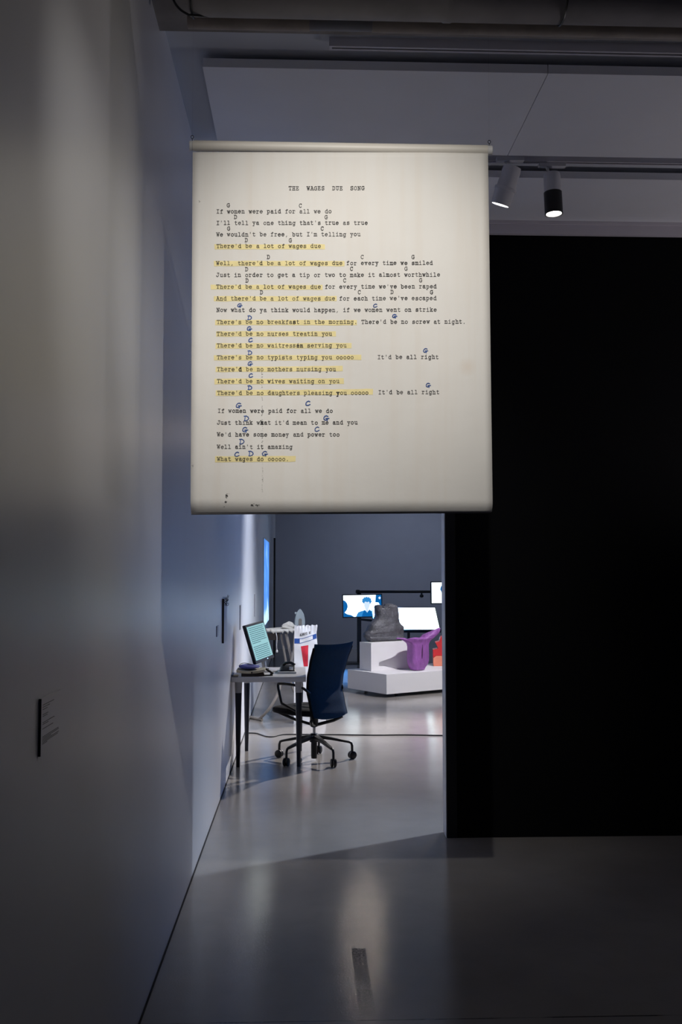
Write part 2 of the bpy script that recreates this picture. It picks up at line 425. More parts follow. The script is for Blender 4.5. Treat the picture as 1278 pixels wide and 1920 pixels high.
for px in (355, 1048):
    xx = P(px, 20, yd).x + 0.01
    MB().tube([(xx + (rd + 0.004) * 0, yd + (rd + 0.003) * math.cos(t), zb_ + rd + (rd + 0.003) * math.sin(t)) for t in [i * math.pi / 12 for i in range(25)]], 0.004, 6).build('strap', 'black_metal', dr)
yc = 3.40
cab = arc([P(318, -25, yc), P(326, 2, yc), P(338, 18, yc), P(354, 28, yc)], 6) + [P(390, 30.5, 3.45), P(520, 31.5, 3.5), P(700, 33, 3.52), P(900, 37, 3.52), P(1290, 44, 3.5)]
tag(MB().tube(cab, 0.0042, 8).build('black_cable', 'black'), 'black cable curving down beside the duct at the top left', 'cable')

# ------------------------------------------------------------------ spotlights
def spot(name, loc, tgt, power, size, blend=0.5, col=(1, 1, 1), radius=0.03):
    l = bpy.data.lights.new(name, 'SPOT'); l.energy = power; l.spot_size = math.radians(size); l.spot_blend = blend
    l.color = col; l.shadow_soft_size = radius
    o = bpy.data.objects.new(name, l); COL.objects.link(o); o.location = loc
    o.rotation_euler = (Vector(tgt) - Vector(loc)).to_track_quat('-Z', 'Y').to_euler()
    return o
def lamp(head, tgt, label, top, power, size, blend=0.5, col=(1, 1, 1), lens='lens', snoot=False, ln=0.17, r=0.045, radius=0.03, lit=True):
    """head = centre of the lens; the housing reaches back from it; top = height of the track"""
    head, tgt = Vector(head), Vector(tgt); d = (tgt - head).normalized()
    back = head - d * ln
    e = empty('track_spotlight', (back.x, back.y, top), label, 'spotlight', 'track spotlights')
    if snoot:
        MB().lathe(back, d, [(0, r * 0.5), (0.004, r * 0.92), (0.02, r), (ln * 0.47, r)], 28).build('housing', 'lamp_white', e)
        MB().lathe(back + d * ln * 0.47, d, [(0, r + 0.001), (0.001, r + 0.003), (ln * 0.525, r + 0.003), (ln * 0.525, r - 0.003), (ln * 0.45, r - 0.004)], 28).build('snoot', 'black', e)
    else:
        MB().lathe(back, d, [(0, r * 0.45), (0.006, r * 0.85), (0.025, r * 0.92), (ln * 0.55, r * 0.92), (ln * 0.56, r * 1.08), (ln * 0.62, r * 1.08), (ln * 0.63, r), (ln * 0.99, r * 0.96), (ln * 0.99, r * 0.86), (ln * 0.9, r * 0.84)], 28).build('housing', 'lamp_white', e)
    lr = r - 0.005 if snoot else r * 0.82
    MB().lathe(head - d * 0.006, d, [(0, lr), (0.002, lr), (0.003, lr * 0.7)], 24).build('lens', lens, e)
    piv = back + d * ln * 0.22
    st = Vector((piv.x, piv.y, top - 0.012))
    MB().box(piv.x - 0.075, piv.x + 0.075, piv.y - 0.016, piv.y + 0.016, top - 0.024, top).build('adapter', 'lamp_white', e, bevel=0.004)
    side = Vector((1, 0, 0)) if abs(d.x) < 0.6 else Vector((0, 1, 0))
    MB().tube([(piv.x - r * 0.6, piv.y, top - 0.02), (piv.x - r * 0.6, piv.y, (top + back.z) / 2), piv], 0.008, 8).build('stem', 'white_plastic', e)
    if lit: spot('spotlight_beam', head + d * 0.004, tgt, power, size, blend, col, radius)
    return e
tt = CEIL - 0.04
WHITE, COOL, WARM = (1, 0.965, 0.90), (0.80, 0.86, 1.0), (1, 0.95, 0.90)
lamp((0.284, 1.42, 3.72), (0.18, 3.58, 2.52), 'white spotlight above the viewer, lighting the hanging song sheet', 3.85, POW['banner'], 49, 1.0, WHITE, lens='lens', radius=0.014)
spot('added_spill', (0.284, 1.424, 3.717), (-0.66, 3.5, 1.80), POW['field'], 42, 1.0, WHITE, 0.014)  # second spot added at the sheet lamp to brighten the left wall
a = P(937, 385, ty2 - 0.01)
lamp(a, a + Vector((-0.19, 0.195, -0.62)), 'white track spotlight with a ring, tilted left, next to the sheet corner', tt, POW['front'], 30, 0.6, WHITE, lens='lens_small', ln=0.215, r=0.055)
a = P(1038, 402, ty2)
lamp(a, a + Vector((0.03, -0.04, -1)), 'track spotlight with a black snoot and glowing lens, above the black wall', tt, POW['snoot'], 40, 0.6, WARM, lens='lens', snoot=True, ln=0.235, r=0.046)
# lamps of the far room
lamp((1.97, 6.93, 3.70), (0.42, 5.85, 0.0), 'far room spotlight hidden behind the black wall, turned to the desk', CEIL, POW['edge'], 46, 1.0, (0.70, 0.82, 1.0))
lamp((3.05, 12.5, 3.70), (0.95, 9.5, 0.0), 'far room spotlight behind the black wall, above the white platform', CEIL, POW['far'], 50, 1.0, WARM)
lamp((P(680, 811, 14.9).x, 14.9, 3.70), (0.7, 10.2, 0.0), 'far room spotlight hidden by the hanging sheet, turned to the viewer', CEIL, POW['sheen'], 60, 0.8, WARM, lens='lens_warm', r=0.06)
lamp((0.95, 10.4, 3.70), (WX, 10.9, 1.35), 'far room spotlight hidden by the hanging sheet, washing the left wall', CEIL, POW['wash'], 75, 1.0, COOL)
lamp((2.7, 7.25, 3.70), (0.05, 10.7, 0.65), 'far room spotlight behind the black wall, turned to the white sack', CEIL, POW['key'], 36, 0.9, (0.93, 0.95, 1.0))
lamp((3.0, 11.3, 3.70), (1.3, 13.5, 0.4), 'far room spotlight behind the black wall, turned to the purple sculpture', CEIL, POW['plat'], 45, 0.8, (0.96, 0.95, 1.0))

lamp((2.2, 17.2, 3.70), (2.2, FAR_Y, 1.6), 'unseen spotlight added to the far room to brighten the far wall, hidden by the hanging sheet', CEIL, POW['farwall'], 110, 1.0, (0.70, 0.80, 1.0))  # extra lamp added to lift the far wall
lamp((1.5, 18.6, 3.70), (0.80, 15.6, 0.0), 'unseen blue spotlight added to the far room to tint the floor by the screens', CEIL, POW['blue'], 27, 1.0, (0.06, 0.33, 1.0))  # lamp added to make the blue glow on the floor

# unseen uplighter added right of the view to brighten the hung ceiling
upl = empty('added_uplighter', (3.7, 5.1, 0), 'slim black uplighter added out of view to brighten the ceiling, in front of the black wall', 'lamp')
MB().lathe((3.7, 5.1, 0), (0, 0, 1), [(0, 0.13), (0.012, 0.13), (0.02, 0.03)], 28).build('base', 'black_metal', upl)
MB().cone((3.7, 5.1, 0.018), (3.7, 5.1, 1.70), 0.012, 0.012, 14).build('pole', 'black_metal', upl)
MB().lathe((3.7, 5.1, 1.69), (0, 0, 1), [(0, 0.02), (0.01, 0.05), (0.10, 0.085), (0.10, 0.080), (0.03, 0.045)], 28).build('bowl', 'black_metal', upl)
spot('added_uplighter_beam', (3.7, 5.1, 1.80), (2.3, 5.0, 3.9), POW['up'], 150, 0.6, (1.0, 0.93, 0.98), 0.05)

# ------------------------------------------------------------------ typed characters, as strokes
def ring(cx, cy, rx, ry, a0=0, a1=360, n=14):
    return [(cx + rx * math.cos(math.radians(a0 + (a1 - a0) * i / n)), cy + ry * math.sin(math.radians(a0 + (a1 - a0) * i / n))) for i in range(n + 1)]
def pl(s): return [[tuple(float(c) for c in p.split(',')) for p in st.split()] for st in s.split(';')]
G = {
 'a': pl('1,6.6 1.6,7.6 3,8 5,8 6.2,7 6.2,1.2 7,0 8,0;6.2,4.7 2.6,4.6 0.8,3.4 0.8,1.3 2.2,0 4,0 6.2,1.6'),
 'b': pl('-0.2,11 1.5,11 1.5,0') + [ring(4.5, 4, 3, 4)],
 'c': pl('7,8 7,5.6') + [ring(4, 4, 3.5, 4, 35, 325)],
 'd': pl('4.6,11 6.5,11 6.5,0 8.2,0') + [ring(3.5, 4, 3, 4)],
 'e': pl('0.5,4.3 7.5,4.3') + [ring(4, 4, 3.5, 4, 5, 322)],
 'f': pl('7.4,10 6.2,11 4.6,11 3.4,9.5 3.4,0;1,8 6.4,8;1,0 6.2,0'),
 'g': pl('8.2,8 6.5,8 6.5,-2 5.2,-3.8 2.6,-3.8 1.2,-3') + [ring(3.5, 4, 3, 4)],
 'h': pl('-0.2,11 1.5,11 1.5,0;-0.2,0 3.2,0;1.5,6 3,7.6 5,8 6.5,6.6 6.5,0;4.9,0 8.2,0'),
 'i': pl('1.2,8 4,8 4,0;0.8,0 7.2,0;4,10.4 4,11.4'),
 'k': pl('-0.2,11 1.5,11 1.5,0;-0.2,0 3.2,0;4.4,8 7.8,8;6.4,8 1.5,3.2;3.4,5 6.6,0;4.9,0 8.2,0'),
 'l': pl('1.2,11 4,11 4,0;0.8,0 7.2,0'),
 'm': pl('-0.8,8 0.6,8 0.6,0;-0.8,0 2,0;0.6,6.8 1.8,8 3,8 4,7 4,0;4,6.8 5.2,8 6.4,8 7.4,7 7.4,0;6.2,0 8.8,0;3.2,0 5,0'),
 'n': pl('-0.2,8 1.5,8 1.5,0;-0.2,0 3.2,0;1.5,6 3,7.6 5,8 6.5,6.6 6.5,0;4.9,0 8.2,0'),
 'o': [ring(4, 4, 3.5, 4)],
 'p': pl('-0.2,8 1.5,8 1.5,-4;-0.2,-4 3.4,-4') + [ring(4.5, 4, 3, 4)],
 'r': pl('0.4,8 2.6,8 2.6,0;0.4,0 5.4,0;2.6,5.4 4,7.4 5.8,8 7.4,7'),
 's': pl('6.6,5.8 6.6,8;6.6,6.8 5.2,8 2.8,8 1.3,7 1.3,5.3 3,4.4 5,3.8 6.9,2.7 6.9,1.1 5.2,0 2.7,0 1,1.4;1,2.5 1,0'),
 't': pl('2.8,10.6 2.8,1.4 4,0 5.8,0 7.3,1;0.6,8 6.6,8'),
 'u': pl('-0.2,8 1.5,8 1.5,1.5 2.7,0 4.6,0 6.5,1.8;4.8,8 6.5,8 6.5,0 8.2,0'),
 'v': pl('-0.2,8 3,8;5,8 8.2,8;1.3,8 4,0 6.7,8'),
 'w': pl('-0.8,8 2,8;6,8 8.8,8;0.5,8 2.3,0 4,6.5 5.7,0 7.5,8'),
 'y': pl('-0.2,8 3,8;5,8 8.2,8;1.3,8 4.2,0.4;6.7,8 3,-3.8;0.8,-3.8 4,-3.8'),
 'z': pl('1,6 1,8 6.8,8 1,0 7,0 7,2'),
 "'": pl('4,11.3 4,8.2'), ',': pl('4.2,0.8 3.9,-0.4 2.8,-2.4'), '.': pl('4,0 4,1.1;3.6,0.5 4.6,0.5'),
 'I': pl('1,11 7,11;4,11 4,0;1,0 7,0'),
 'W': pl('-0.8,11 2.2,11;5.8,11 8.8,11;0.5,11 2.2,0 4,8.4 5.8,0 7.5,11'),
 'T': pl('0.2,8.4 0.2,11 7.8,11 7.8,8.4;4,11 4,0;2,0 6,0'),
 'J': pl('3,11 8.2,11;6,11 6,2 4.5,0 2,0 0.5,1.5 0.5,3.6'),
 'N': pl('-0.6,11 1.3,11 6.6,0 6.6,11;4.9,11 8.4,11;1.3,11 1.3,0;-0.6,0 3,0'),
 'A': pl('2,11 4.2,11 7.4,0;3.9,11 0.7,0;1.9,4 6.2,4;-0.8,0 2.4,0;5.6,0 8.8,0'),
 'C': pl('7.2,11 7.2,8') + [ring(4, 5.5, 3.6, 5.5, 35, 325)],
 'D': pl('-0.2,11 4,11 6.4,9.6 7.5,5.5 6.4,1.4 4,0 -0.2,0;1.5,11 1.5,0'),
 'G': pl('4.6,4.8 8.4,4.8;7,4.8 7,0.3;7.1,11 7.1,8.2') + [ring(4, 5.5, 3.7, 5.5, 40, 325)],
 'H': pl('-0.2,11 3.2,11;4.8,11 8.2,11;-0.2,0 3.2,0;4.8,0 8.2,0;1.5,11 1.5,0;6.5,11 6.5,0;1.5,5.5 6.5,5.5'),
 'E': pl('7,8.4 7,11 0.2,11;1.7,11 1.7,0;0.2,0 7.4,0 7.4,2.8;1.7,5.8 5,5.8;5,7.2 5,4.4'),
 'S': pl('6.9,8 6.9,11;6.9,9.4 5.2,11 2.8,11 1.1,9.6 1.1,7.4 3,6 5.2,5.2 7.1,3.8 7.1,1.5 5.3,0 2.6,0 0.9,1.8;0.9,3.2 0.9,0'),
 'U': pl('-0.2,11 3.2,11;4.8,11 8.2,11;1.5,11 1.5,2.2 3,0 5,0 6.5,2.2 6.5,11'),
 'O': [ring(4, 5.5, 3.6, 5.5)],
 'L': pl('0.2,11 3.6,11;1.9,11 1.9,0;0.2,0 7.4,0 7.4,3'),
 'Y': pl('1,11 4,5.5 7,11;4,5.5 4,0'), '#': pl('2,0 3.4,11;5,0 6.4,11;0.6,3.6 7.4,3.6;0.6,7.4 7.4,7.4'), '1': pl('2,9 4,11 4,0;2,0 6,0'),
 ' ': [],
}
HAND = {   # pen-written chords, in a 10 x 12 field
 'G': pl('9,10.5 6,12 3,11 1,8 0.5,5 1.5,2.4 4,1.4 6.6,2.6 8.5,5.4;4.6,5.6 11,5.6;8.4,5.6 7.2,0.2'),
 'C': pl('8.5,10.6 6,12 3,10.6 1,7 1.2,3.4 3.4,1.6 6.5,2 9.5,4'),
 'D': pl('2.2,11.5 1.6,0.6;0,11.4 4.5,11.8 8.4,9 9.4,5.4 7.2,1.8 3.6,0.2 0.6,0.4'),
}
def ribbons(mb, strokes, fn, w, eps):
    """flat ink strokes; fn(u, v) -> point on the sheet"""
    for st in strokes:
        for (x0, y0), (x1, y1) in zip(st[:-1], st[1:]):
            l = math.hypot(x1 - x0, y1 - y0)
            if l < 1e-6: continue
            dx, dy = (x1 - x0) / l * w / 2, (y1 - y0) / l * w / 2
            mb.add([fn(x0 - dx - dy, y0 - dy + dx, eps), fn(x0 - dx + dy, y0 - dy - dx, eps), fn(x1 + dx + dy, y1 + dy - dx, eps), fn(x1 + dx - dy, y1 + dy + dx, eps)], [(0, 1, 2, 3)])

# ------------------------------------------------------------------ the hanging song sheet
BY = 3.58
TL, TR, BL, BR = P(361, 285, BY), P(914.5, 286, BY), P(357, 962, BY), P(923.5, 959, BY)
ban = empty('hanging_banner', ((BL.x + BR.x) / 2, BY, BL.z), 'large off-white cloth sheet of typed song lyrics with yellow highlighting, hanging from a roller', 'banner')
zt_, zb_ = (TL.z + TR.z) / 2, (BL.z + BR.z) / 2
def sheet_y(x, z):
    s = (z - zb_)
    curl = 0.022 * max(0.0, 1 - s / 0.045) ** 2
    return BY + curl + 0.0025 * math.sin(x * 9 + 1) * (1 - (z - zb_) / (zt_ - zb_)) + 0.0015 * math.sin(z * 6)
def sheet_pt(px, py, off=0.0):     # place on the sheet, then stand off toward the viewer
    p = P(px, py, BY); y = sheet_y(p.x, p.z)
    return Vector((p.x, y - off, p.z))
nu, nv = 40, 90
vs, fs = [], []
for j in range(nv + 1):
    t = j / nv; t = 1 - (1 - t) ** 1.35
    L0, R0 = TL.lerp(BL, t), TR.lerp(BR, t)
    for i in range(nu + 1):
        p = L0.lerp(R0, i / nu); vs.append((p.x, sheet_y(p.x, p.z), p.z))
k = nu + 1
for j in range(nv):
    for i in range(nu): fs.append((j * k + i, j * k + i + 1, (j + 1) * k + i + 1, (j + 1) * k + i))
sh = MB().add(vs, fs).build('sheet', 'banner', ban)
md = sh.modifiers.new('thickness', 'SOLIDIFY'); md.thickness = 0.0012
ctr = sh.data.polygons[0].normal.y
md.offset = -1 if ctr < 0 else 1
# lower hem bar
hem = [(BL.lerp(BR, i / 20).x, sheet_y(BL.lerp(BR, i / 20).x, BL.z) + 0.003, BL.lerp(BR, i / 20).z - 0.001) for i in range(21)]
MB().tube(hem, 0.0035, 8).build('hem', 'hem', ban)
rz = P(640, 275.5, BY).z; rr = 0.0195
rl, rrx = P(361, 275, BY).x, P(914, 275, BY).x
el, er = P(354.5, 275, BY).x, P(923.5, 276, BY).x
rol = MB().cone((rl, BY + 0.012, rz), (rrx, BY + 0.012, rz), rr, rr, 32).build('roller', 'roller', ban)
for q0, q1 in ((el, rl), (rrx, er)):
    MB().cone((q0, BY + 0.012, rz), (q1, BY + 0.012, rz), rr * 0.93, rr * 0.93, 28).build('end_cap', 'white_plastic', ban, bevel=0.003)
for q in (P(359.5, 265, BY).x, P(918, 265, BY).x):
    hk = MB().tube([(q, BY + 0.012, rz + rr - 0.002), (q, BY + 0.012, rz + rr + 0.008)] + [(q + 0.005 * math.sin(t), BY + 0.012, rz + rr + 0.014 - 0.006 * math.cos(t)) for t in [i * 2 * math.pi / 10 for i in range(11)]], 0.0013, 6).build('hook', 'black_metal', ban)
    MB().tube([(q, BY + 0.012, rz + rr + 0.018), (q, BY + 0.012, 3.86)], 0.00008, 5).build('wire', 'black_metal', hk)

LINES = [   # text, left, centre height of the row
 ('THE  WAGES  DUE  SONG', 541, 353.5),
 ('If women were paid for all we do', 405.5, 397), ("I'll tell ya one thing that's true as true", 405.5, 418.5),
 ("We wouldn't be free, but I'm telling you", 405.5, 440), ("There'd be a lot of wages due", 405.8, 462),
 ("Well, there'd be a lot of wages due for every time we smiled", 405.3, 494), ('Just in order to get a tip or two to make it almost worthwhile', 405.3, 516),
 ("There'd be a lot of wages due for every time we've been raped", 405.6, 538), ("And there'd be a lot of wages due for each time we've escaped", 405.5, 560),
 ('Now what do ya think would happen, if we women went on strike', 405.8, 581.5), ("There's be no breakfast in the morning. There'd be no screw at night.", 406.2, 604),
 ("There'd be no nurses treatin you", 406.4, 626), ("There'd be no waitresses serving you", 406.4, 648),
 ("There's be no typists typing you ooooo", 406.4, 670.3), ("It'd be all right", 707.5, 669.5), ("There'd be no mothers nursing you", 406.8, 692.5),
 ("There'd be no wives waiting on you", 406.6, 715), ("There'd be no daughters pleasing you ooooo", 407, 737), ("It'd be all right", 709, 735.5),
 ('If women were paid for all we do', 408, 770.5), ("Just think what it'd mean to me and you", 406.8, 792.6),
 ("We'd have some money and power too", 407, 815), ("Well ain't it amazing", 407, 838), ('What wages do ooooo.', 407, 861),
]
PITCH, UNIT = 6.775, 0.615
def char_strokes(ch, x, yb, k=UNIT):
    return [[(x + a * k, yb - b * k) for a, b in st] for st in G[ch]]
ink = MB()
def put(ch, x, y, bold=1.0):
    jx, jy = random.uniform(-0.2, 0.2), random.uniform(-0.25, 0.25)
    ribbons(ink, char_strokes(ch, x + jx, y + 3.2 + jy), sheet_pt, random.uniform(0.90, 1.15) * bold, 0.0011)
for txt, x0, y in LINES:
    pit = 6.80 if txt.startswith('THE') else PITCH
    for i, ch in enumerate(txt): put(ch, x0 + 0.4 + i * pit, y - i * 0.012)
for ch, x, y, b in (('i', 406.4 + 22 * PITCH, 648, 1.2), ('n', 406.4 + 23 * PITCH, 648, 1.2), ('d', 406.8 + 6 * PITCH, 692.5, 1.5), ('s', 406.2 + 21 * PITCH, 604, 1.5), ('h', 406.8 + 12 * PITCH, 792.6, 1.4), ('k', 406.8 + 12 * PITCH, 792.6, 1.1), ('y', 407 + 33 * PITCH, 737, 1.6)):
    put(ch, x + 0.4, y, b)
for ch, x, y in [('G', 425.5, 385.5), ('C', 560.5, 386), ('D', 439, 407.5), ('G', 608.5, 407.5), ('G', 426, 429), ('C', 601.5, 429), ('D', 459.5, 451), ('G', 541.5, 451),
                 ('D', 500.5, 482.5), ('C', 676.5, 482.5), ('G', 771.5, 482.5), ('D', 460, 505), ('C', 656.5, 504.5), ('G', 758, 504.5), ('D', 460.5, 526.5), ('C', 643.5, 526), ('G', 785.5, 526), ('D', 487.5, 548.5), ('C', 671, 548), ('D', 732, 548), ('G', 806, 548)]:
    put(ch, x, y)
# ink specks and the dotted fold
for cx, cy, n, rx, ry in ((425, 930, 15, 4, 4.5), (423, 941, 7, 3.5, 3), (420, 950, 2, 0.6, 0.6), (476, 947, 17, 9, 2.4), (374, 378, 5, 1.5, 2), (361, 872, 6, 2, 5)):
    for _ in range(n):
        x, y, r = random.gauss(cx, rx * 0.5), random.gauss(cy, ry * 0.5), random.uniform(0.28, 0.6) * (0.6 if cx < 400 else 1)
        ribbons(ink, [[(x - r, y), (x + r, y + random.uniform(-r, r))]], sheet_pt, r * 1.6, 0.0011)
for _ in range(70):
    y = random.uniform(690, 925); x = 491 + random.gauss(0, 0.7) + (y - 690) * 0.005
    r = random.uniform(0.15, 0.36)
    ribbons(ink, [[(x - r, y), (x + r, y)]], sheet_pt, r * 2, 0.0011)
ink.build('typed_lettering', 'ink', ban, smooth=False)
for ch_, x, y in [('G', 449, 573), ('C', 703, 573.5), ('D', 468, 596), ('G', 739, 593), ('G', 467, 616.5), ('C', 469.5, 638), ('D', 468.5, 661.5), ('G', 797, 657.5), ('G', 468.5, 682), ('C', 470, 704.5), ('D', 468.5, 727), ('G', 802, 722.5),
                 ('G', 447, 760.5), ('C', 577, 756.5), ('D', 462, 784.5), ('G', 611, 784), ('G', 459, 806), ('C', 594, 805), ('D', 453.5, 828), ('C', 444, 852.5), ('D', 470.5, 850.5), ('G', 496, 851)]:
    k = 0.92 if y > 740 else 0.78
    pen = MB(); ky = k if y > 600 or ch_ == 'D' else k * 0.85
    sh_ = random.uniform(-0.05, 0.12)
    ribbons(pen, [[(x + (a - 5) * k + (b - 6) * sh_, y - (b - 6) * ky * 0.85) for a, b in st] for st in HAND[ch_]], sheet_pt, random.uniform(1.35, 1.75), 0.0016)
    pen.build('handwritten_chord', 'pen', ban, smooth=False)
hl = MB()
def swipe(x0, x1, y, h=9.5, dy=0.0):
    n = max(4, int((x1 - x0) / 12)); top, bot = [], []
    for i in range(n + 1):
        t = i / n; x = x0 + (x1 - x0) * t; yy = y + 0.8 + dy * t
        top.append((x + random.uniform(-.4, .4), yy - h / 2 + random.uniform(-0.45, 0.45))); bot.append((x + random.uniform(-.4, .4), yy + h / 2 + random.uniform(-0.45, 0.45)))
    o = len(hl.v)
    hl.v += [tuple(sheet_pt(a, b, 0.0007)) for a, b in top] + [tuple(sheet_pt(a, b, 0.0007)) for a, b in bot]
    hl.f += [(o + i, o + i + 1, o + n + 2 + i, o + n + 1 + i) for i in range(n)]
for a in [(402, 609, 462.5, 9.5, -.5), (401, 646, 493.5, 10, 0), (395, 604.5, 538, 9, 0), (401, 631, 559.5, 9.5, -.5), (403, 669, 604, 10, 0), (405, 629.5, 625.5, 10, -.5), (404, 659, 648, 10, -1), (401, 677, 670, 10, -1), (404, 642.5, 692, 10, -2), (402, 644.5, 714.5, 10.5, -1), (404, 699, 736.5, 10.5, -3), (403, 554, 860.5, 11, -1)]:
    swipe(*a)
hl.build('highlighter_marks', 'marker', ban, smooth=False)

# ------------------------------------------------------------------ things on the left wall
def wall_card(y0, y1, z0, z1, t, label, m='paper_white', lines=0, name='wall_label'):
    e = empty(name, (WX, y0, z0), label, 'label' if name == 'wall_label' else 'frame')
    MB().box(WX, WX + t, y0, y1, z0, z1).build('card', m, e, smooth=False)
    return e
def wy(px, py): d = ray(px, py); return d.y * WX / d.x
def wz(px, py): d = ray(px, py); return EYE + d.z * WX / d.x
y0, y1 = wy(72, 1360), wy(109, 1345)
z1, z0 = wz(72, 1311), wz(72, 1418)
e = wall_card(y0, y1, z0, z1, 0.006, 'small white printed label on the near left wall, lower left of the sheet', m='wall')
tx = MB()
for fz, ln in ((0.88, .62), (0.84, .40), (0.80, .30), (0.71, .33), (0.68, .3), (0.57, .66), (0.54, .35), (0.46, .6), (0.32, .88), (0.295, .9), (0.27, .5), (0.245, .9), (0.22, .85), (0.195, .3)):
    z = z0 + (z1 - z0) * fz; yy = y0 + 0.012; end = y0 + (y1 - y0) * ln
    while yy < end:
        w = random.uniform(0.004, 0.012); tx.box(WX + 0.006, WX + 0.0063, yy, min(end, yy + w), z - 0.0007, z + 0.0007); yy += w + 0.002
tx.build('lettering', 'ink_grey', e, smooth=False)
MB().box(WX, WX + 0.0058, y0 - 0.0012, y0, z0, z1).build('shadow_edge', 'shade_dark', e, smooth=False)  # shade beside the label, put in as a dark strip
# small papers edge-on further down the wall
for (px, pa, pb, w, t, lab) in ((405.5, 1174, 1194, 0.14, 0.006, 'small white label on the left wall, just before the dark-edged frame'),
                               (449, 1135, 1181, 0.16, 0.008, 'thin pale sheet on the left wall, above the tilted monitor'),
                               (476, 1114, 1156, 0.2, 0.010, 'thin pale sheet on the left wall, nearest the blue projection')):
    y0 = wy(px, 1150)
    e = empty('wall_label', (WX, y0, wz(px, pb)), lab, 'label')
    MB().box(WX, WX + t, y0, y0 + w, wz(px, pb), wz(px, pa)).build('card', 'paper_white', e, smooth=False)
    MB().box(WX, WX + t, y0 - 0.002, y0, wz(px, pb), wz(px, pa)).build('edge', 'pipe_grey', e, smooth=False)
y0 = wy(416, 1160); za, zb = wz(416, 1123), wz(416, 1206)
e = empty('picture_frame', (WX, y0, zb), 'shallow dark-edged frame on the left wall with a tangle of wire at its top', 'frame')
MB().box(WX, WX + 0.014, y0, y0 + 0.02, zb, za).build('frame_edge', 'brown', e, smooth=False)
MB().box(WX, WX + 0.0135, y0 + 0.02, y0 + 0.30, zb, za).build('face', 'paper_white', e, smooth=False)
wm = MB()
for i in range(7):
    c = Vector((WX + 0.02 + random.uniform(0, 0.018), y0 + random.uniform(0, 0.06), za - random.uniform(-0.005, 0.045)))
    r = random.uniform(0.006, 0.016)
    ax = Vector((random.gauss(0, 1), random.gauss(0, 1), random.gauss(0, 1))).normalized(); p = ax.orthogonal().normalized(); q = ax.cross(p)
    wm.tube([c + p * (r * math.cos(t)) + q * (r * math.sin(t)) for t in [k * math.pi / 7 for k in range(15)]], 0.0016, 5)
wm.tube([(WX + 0.014, y0, za), (WX + 0.03, y0, za + 0.002), (WX + 0.05, y0, za + 0.024)], 0.0016, 5)
wm.tube([(WX + 0.004, y0, za + 0.012), (WX + 0.035, y0, za + 0.012), (WX + 0.042, y0, za + 0.03)], 0.0016, 5)
wm.tube([(WX + 0.02, y0, za - 0.045), (WX + 0.034, y0, za - 0.02), (WX + 0.046, y0, za + 0.015)], 0.0016, 5)
wm.build('wire_tangle', 'black_metal', e)

# blue projection on the left wall
ya, yb_ = wy(493, 1090), wy(502.5, 1090)
ztop, zbot = wz(493, 1008), wz(493, 1176)
e = empty('projection_screen', (WX, ya, zbot), 'tall glowing blue projection on the left wall towards the far corner', 'projection')
MB().box(WX + 0.002, WX + 0.012, ya, yb_, zbot, ztop).build('backing', 'white_plastic', e, smooth=False)
MB().box(WX + 0.012, WX + 0.014, ya + 0.01, yb_ - 0.01, zbot + 0.01, ztop - 0.01).build('image', 'projection', e, smooth=False)

# ------------------------------------------------------------------ desk
DT = 0.762
yn = FL(500, 1269.4, DT).y; yf = FL(500, 1251, DT).y
dx0, dx1 = WX + 0.002, P(573.5, 1274, yn).x
desk = empty('desk', ((dx0 + dx1) / 2, (yn + yf) / 2, 0), 'small white-topped desk with tapered dark legs, against the left wall', 'desk')
MB().box(dx0, dx1, yn, yf, DT - 0.042, DT).build('tabletop', 'desk_top', desk, bevel=0.004)
l1, l2, l3 = FL(446, 1438), FL(559.5, 1437), FL(462, 1408)
for lx, ly in ((l1.x, l1.y), (l2.x, l2.y), (max(l3.x, dx0 + 0.06), l3.y), (l2.x + 0.01, l3.y - 0.02)):
    lg = MB().lathe((lx, ly, 0), (0, 0, 1), [(0, 0.0150), (0.004, 0.0160), (0.60, 0.0275), (0.612, 0.0275)], 24).build('leg', 'navy_metal', desk)
    MB().lathe((lx, ly, 0.612), (0, 0, 1), [(0, 0.0290), (0.10, 0.0315), (DT - 0.042 - 0.612, 0.0315)], 24).build('collar', 'collar', lg)
# cables bunched below the desk
e = empty('cable_bundle', (l3.x + 0.03, l3.y - 0.1, 0.66), 'black bundle of coiled cables hanging under the left end of the desk', 'cable')
cb = MB()
for i in range(10):
    c = Vector((l3.x + 0.02 + random.uniform(-0.02, 0.02), l3.y - 0.12 + random.uniform(-0.03, 0.03), 0.672 + random.uniform(-0.012, 0.008)))
    a = random.uniform(0, 3); r = random.uniform(0.022, 0.038)
    cb.tube([c + Vector((r * math.cos(t) * math.cos(a), r * math.cos(t) * math.sin(a), r * math.sin(t))) for t in [k * math.pi / 9 for k in range(19)]], 0.004, 6)
cb.build('coil', 'black', e)
MB().tube(arc([(l3.x + 0.03, l3.y - 0.12, 0.71), (l3.x + 0.075, l3.y - 0.12, 0.70), (l3.x + 0.085, l3.y - 0.12, 0.67), (l3.x + 0.06, l3.y - 0.12, 0.66)], 6), 0.0025, 6).build('loose_end', 'black', e)

